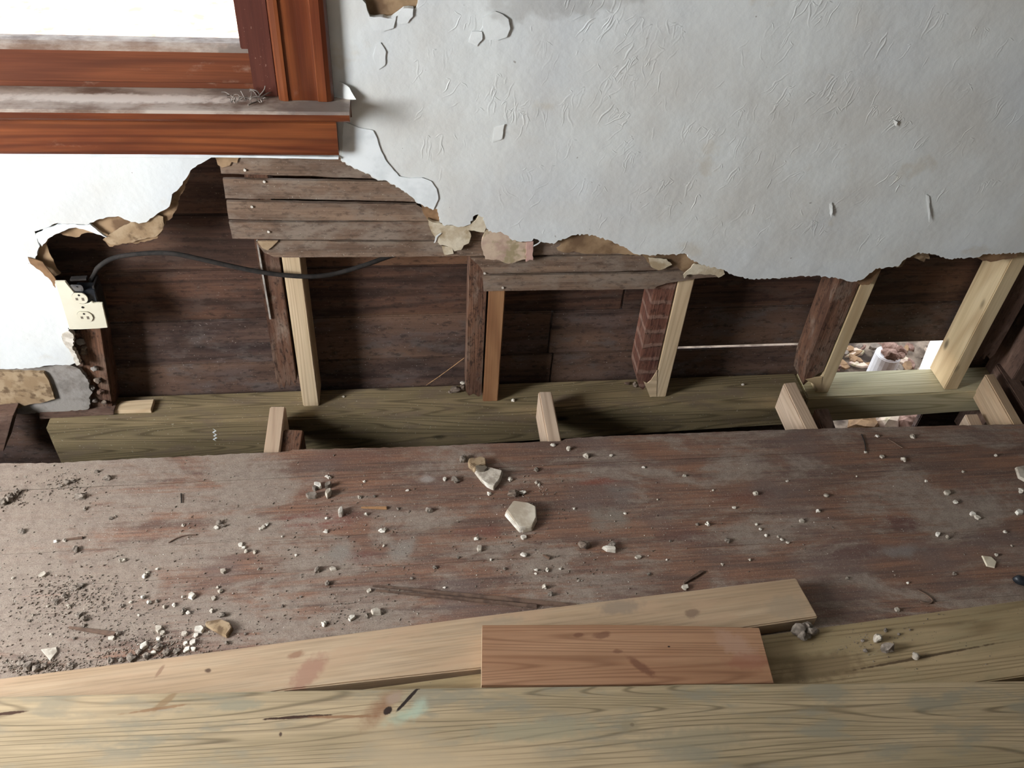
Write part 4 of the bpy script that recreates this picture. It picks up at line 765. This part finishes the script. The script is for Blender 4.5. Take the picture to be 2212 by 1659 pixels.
# dirt on the beam
for i, (x, y, r, m, lb) in enumerate(((985, 846, .012, M_DIRT, 'brown dirt clod on the beam left of the old scarred stud'), (1000, 840, .010, M_DIRT, 'second brown dirt clod on the beam against the old scarred stud'), (1000, 829, .006, M_WHITE, 'white plaster bit on the beam at the old scarred stud'), (973, 848, .006, M_DIRT, 'small brown clod left of the two on the beam'),
        (1372, 833, .008, M_DIRT, 'brown debris on the beam at the foot of the brick-red stud'), (1355, 830, .006, M_TWIG, 'small brown debris bit left of the brick-red stud foot'), (742, 858, .004, M_WHITE, 'white speck on the beam right of the left pale stud'), (1108, 866, .005, M_WHITE, 'white speck on the beam right of the orange-brown stud'), (1604, 832, .004, M_WHITE, 'white speck on the beam in the bay before the daylight bay'), (1040, 848, .007, M_CRUMB, 'grey crumb on the beam between the old scarred and orange-brown studs'))):
    lump(x, y, ZB, r, m, 80 + i, .7, name='dirt_clod' if m is M_DIRT else 'plaster_speck', label=lb, cat='debris')
# ------------------------------------------------------------------ outside, seen through the gaps
b0 = PY(1932, 778, .42); zt2 = b0.z
o = empty('block_pier', (b0.x, .50, -.5), 'pale round block topped with brown rubble outside the gap at the right', 'block')
seg = 20; vs = [(b0.x + math.cos(2 * math.pi * j / seg) * .042, .46 + math.sin(2 * math.pi * j / seg) * .042, z_) for z_ in (-.495, PY(1932, 768, .45).z) for j in range(seg)]
mk('block_body', vs, [tuple(range(seg)), tuple(range(2 * seg - 1, seg - 1, -1))] + [(j, (j + 1) % seg, seg + (j + 1) % seg, seg + j) for j in range(seg)], M_BLUE, o, bevel=.003)
for i in range(9):
    a = i * .8; lump(0, 0, 0, .013 + .005 * (i % 3), M_LITTER, 120 + i, .7, parent=o, name='rubble_piece', world=Vector((b0.x + .015 + math.cos(a) * .024, .46 + math.sin(a) * .02, vs[-1][2] - .004)))
sh = [PY(1985, 800, .30), PY(2060, 800, .30), PY(2080, 735, .62), PY(2010, 735, .62)]
slab('white_panel', sh, (0, 0, -.02), M_WHITE, label='bright white panel outside the gap next to the broad new stud', cat='panel')
rr = random.Random(9)
for i in range(70):
    x = rr.uniform(1790, 1900) if i < 26 else rr.uniform(1830, 2100); y = rr.uniform(752, 800)
    c = PZ(x, y, -.48); c.z = -.495 + rr.uniform(0, .02)
    shard(x, y, -.49, rr.uniform(.03, .08), rr.uniform(.015, .04), rr.uniform(.004, .012), rr.choice((M_LITTER, M_LITTER, M_BROWN, M_DIRT, M_PINK)), 200 + i, ang=rr.uniform(0, 3), tilt=rr.uniform(0, .3), name='litter_piece', label='brown and pinkish leaf-like litter piece on the ground outside the gap', cat='litter', group='litter outside the gap')
for i, (x, y, r, m) in enumerate(((1925, 905, .04, M_PINK), (1960, 908, .04, M_LITTER), (1990, 903, .04, M_LITTER), (2015, 905, .035, M_PINK), (1870, 903, .04, M_BROWN), (2050, 908, .045, M_SOIL), (1940, 912, .03, M_PINK), (1610, 930, .04, M_SOIL), (1640, 925, .03, M_CRUMB))):
    c = PZ(x, y, -.44); c.z = -.49
    lump(0, 0, 0, r, m, 150 + i, .9, world=c, name='foundation_stone', label=('pale pinkish stone' if m is not M_SOIL else 'dark stone') + ' under the beam, seen through the gap at the right', cat='stone', group='stones under the beam')
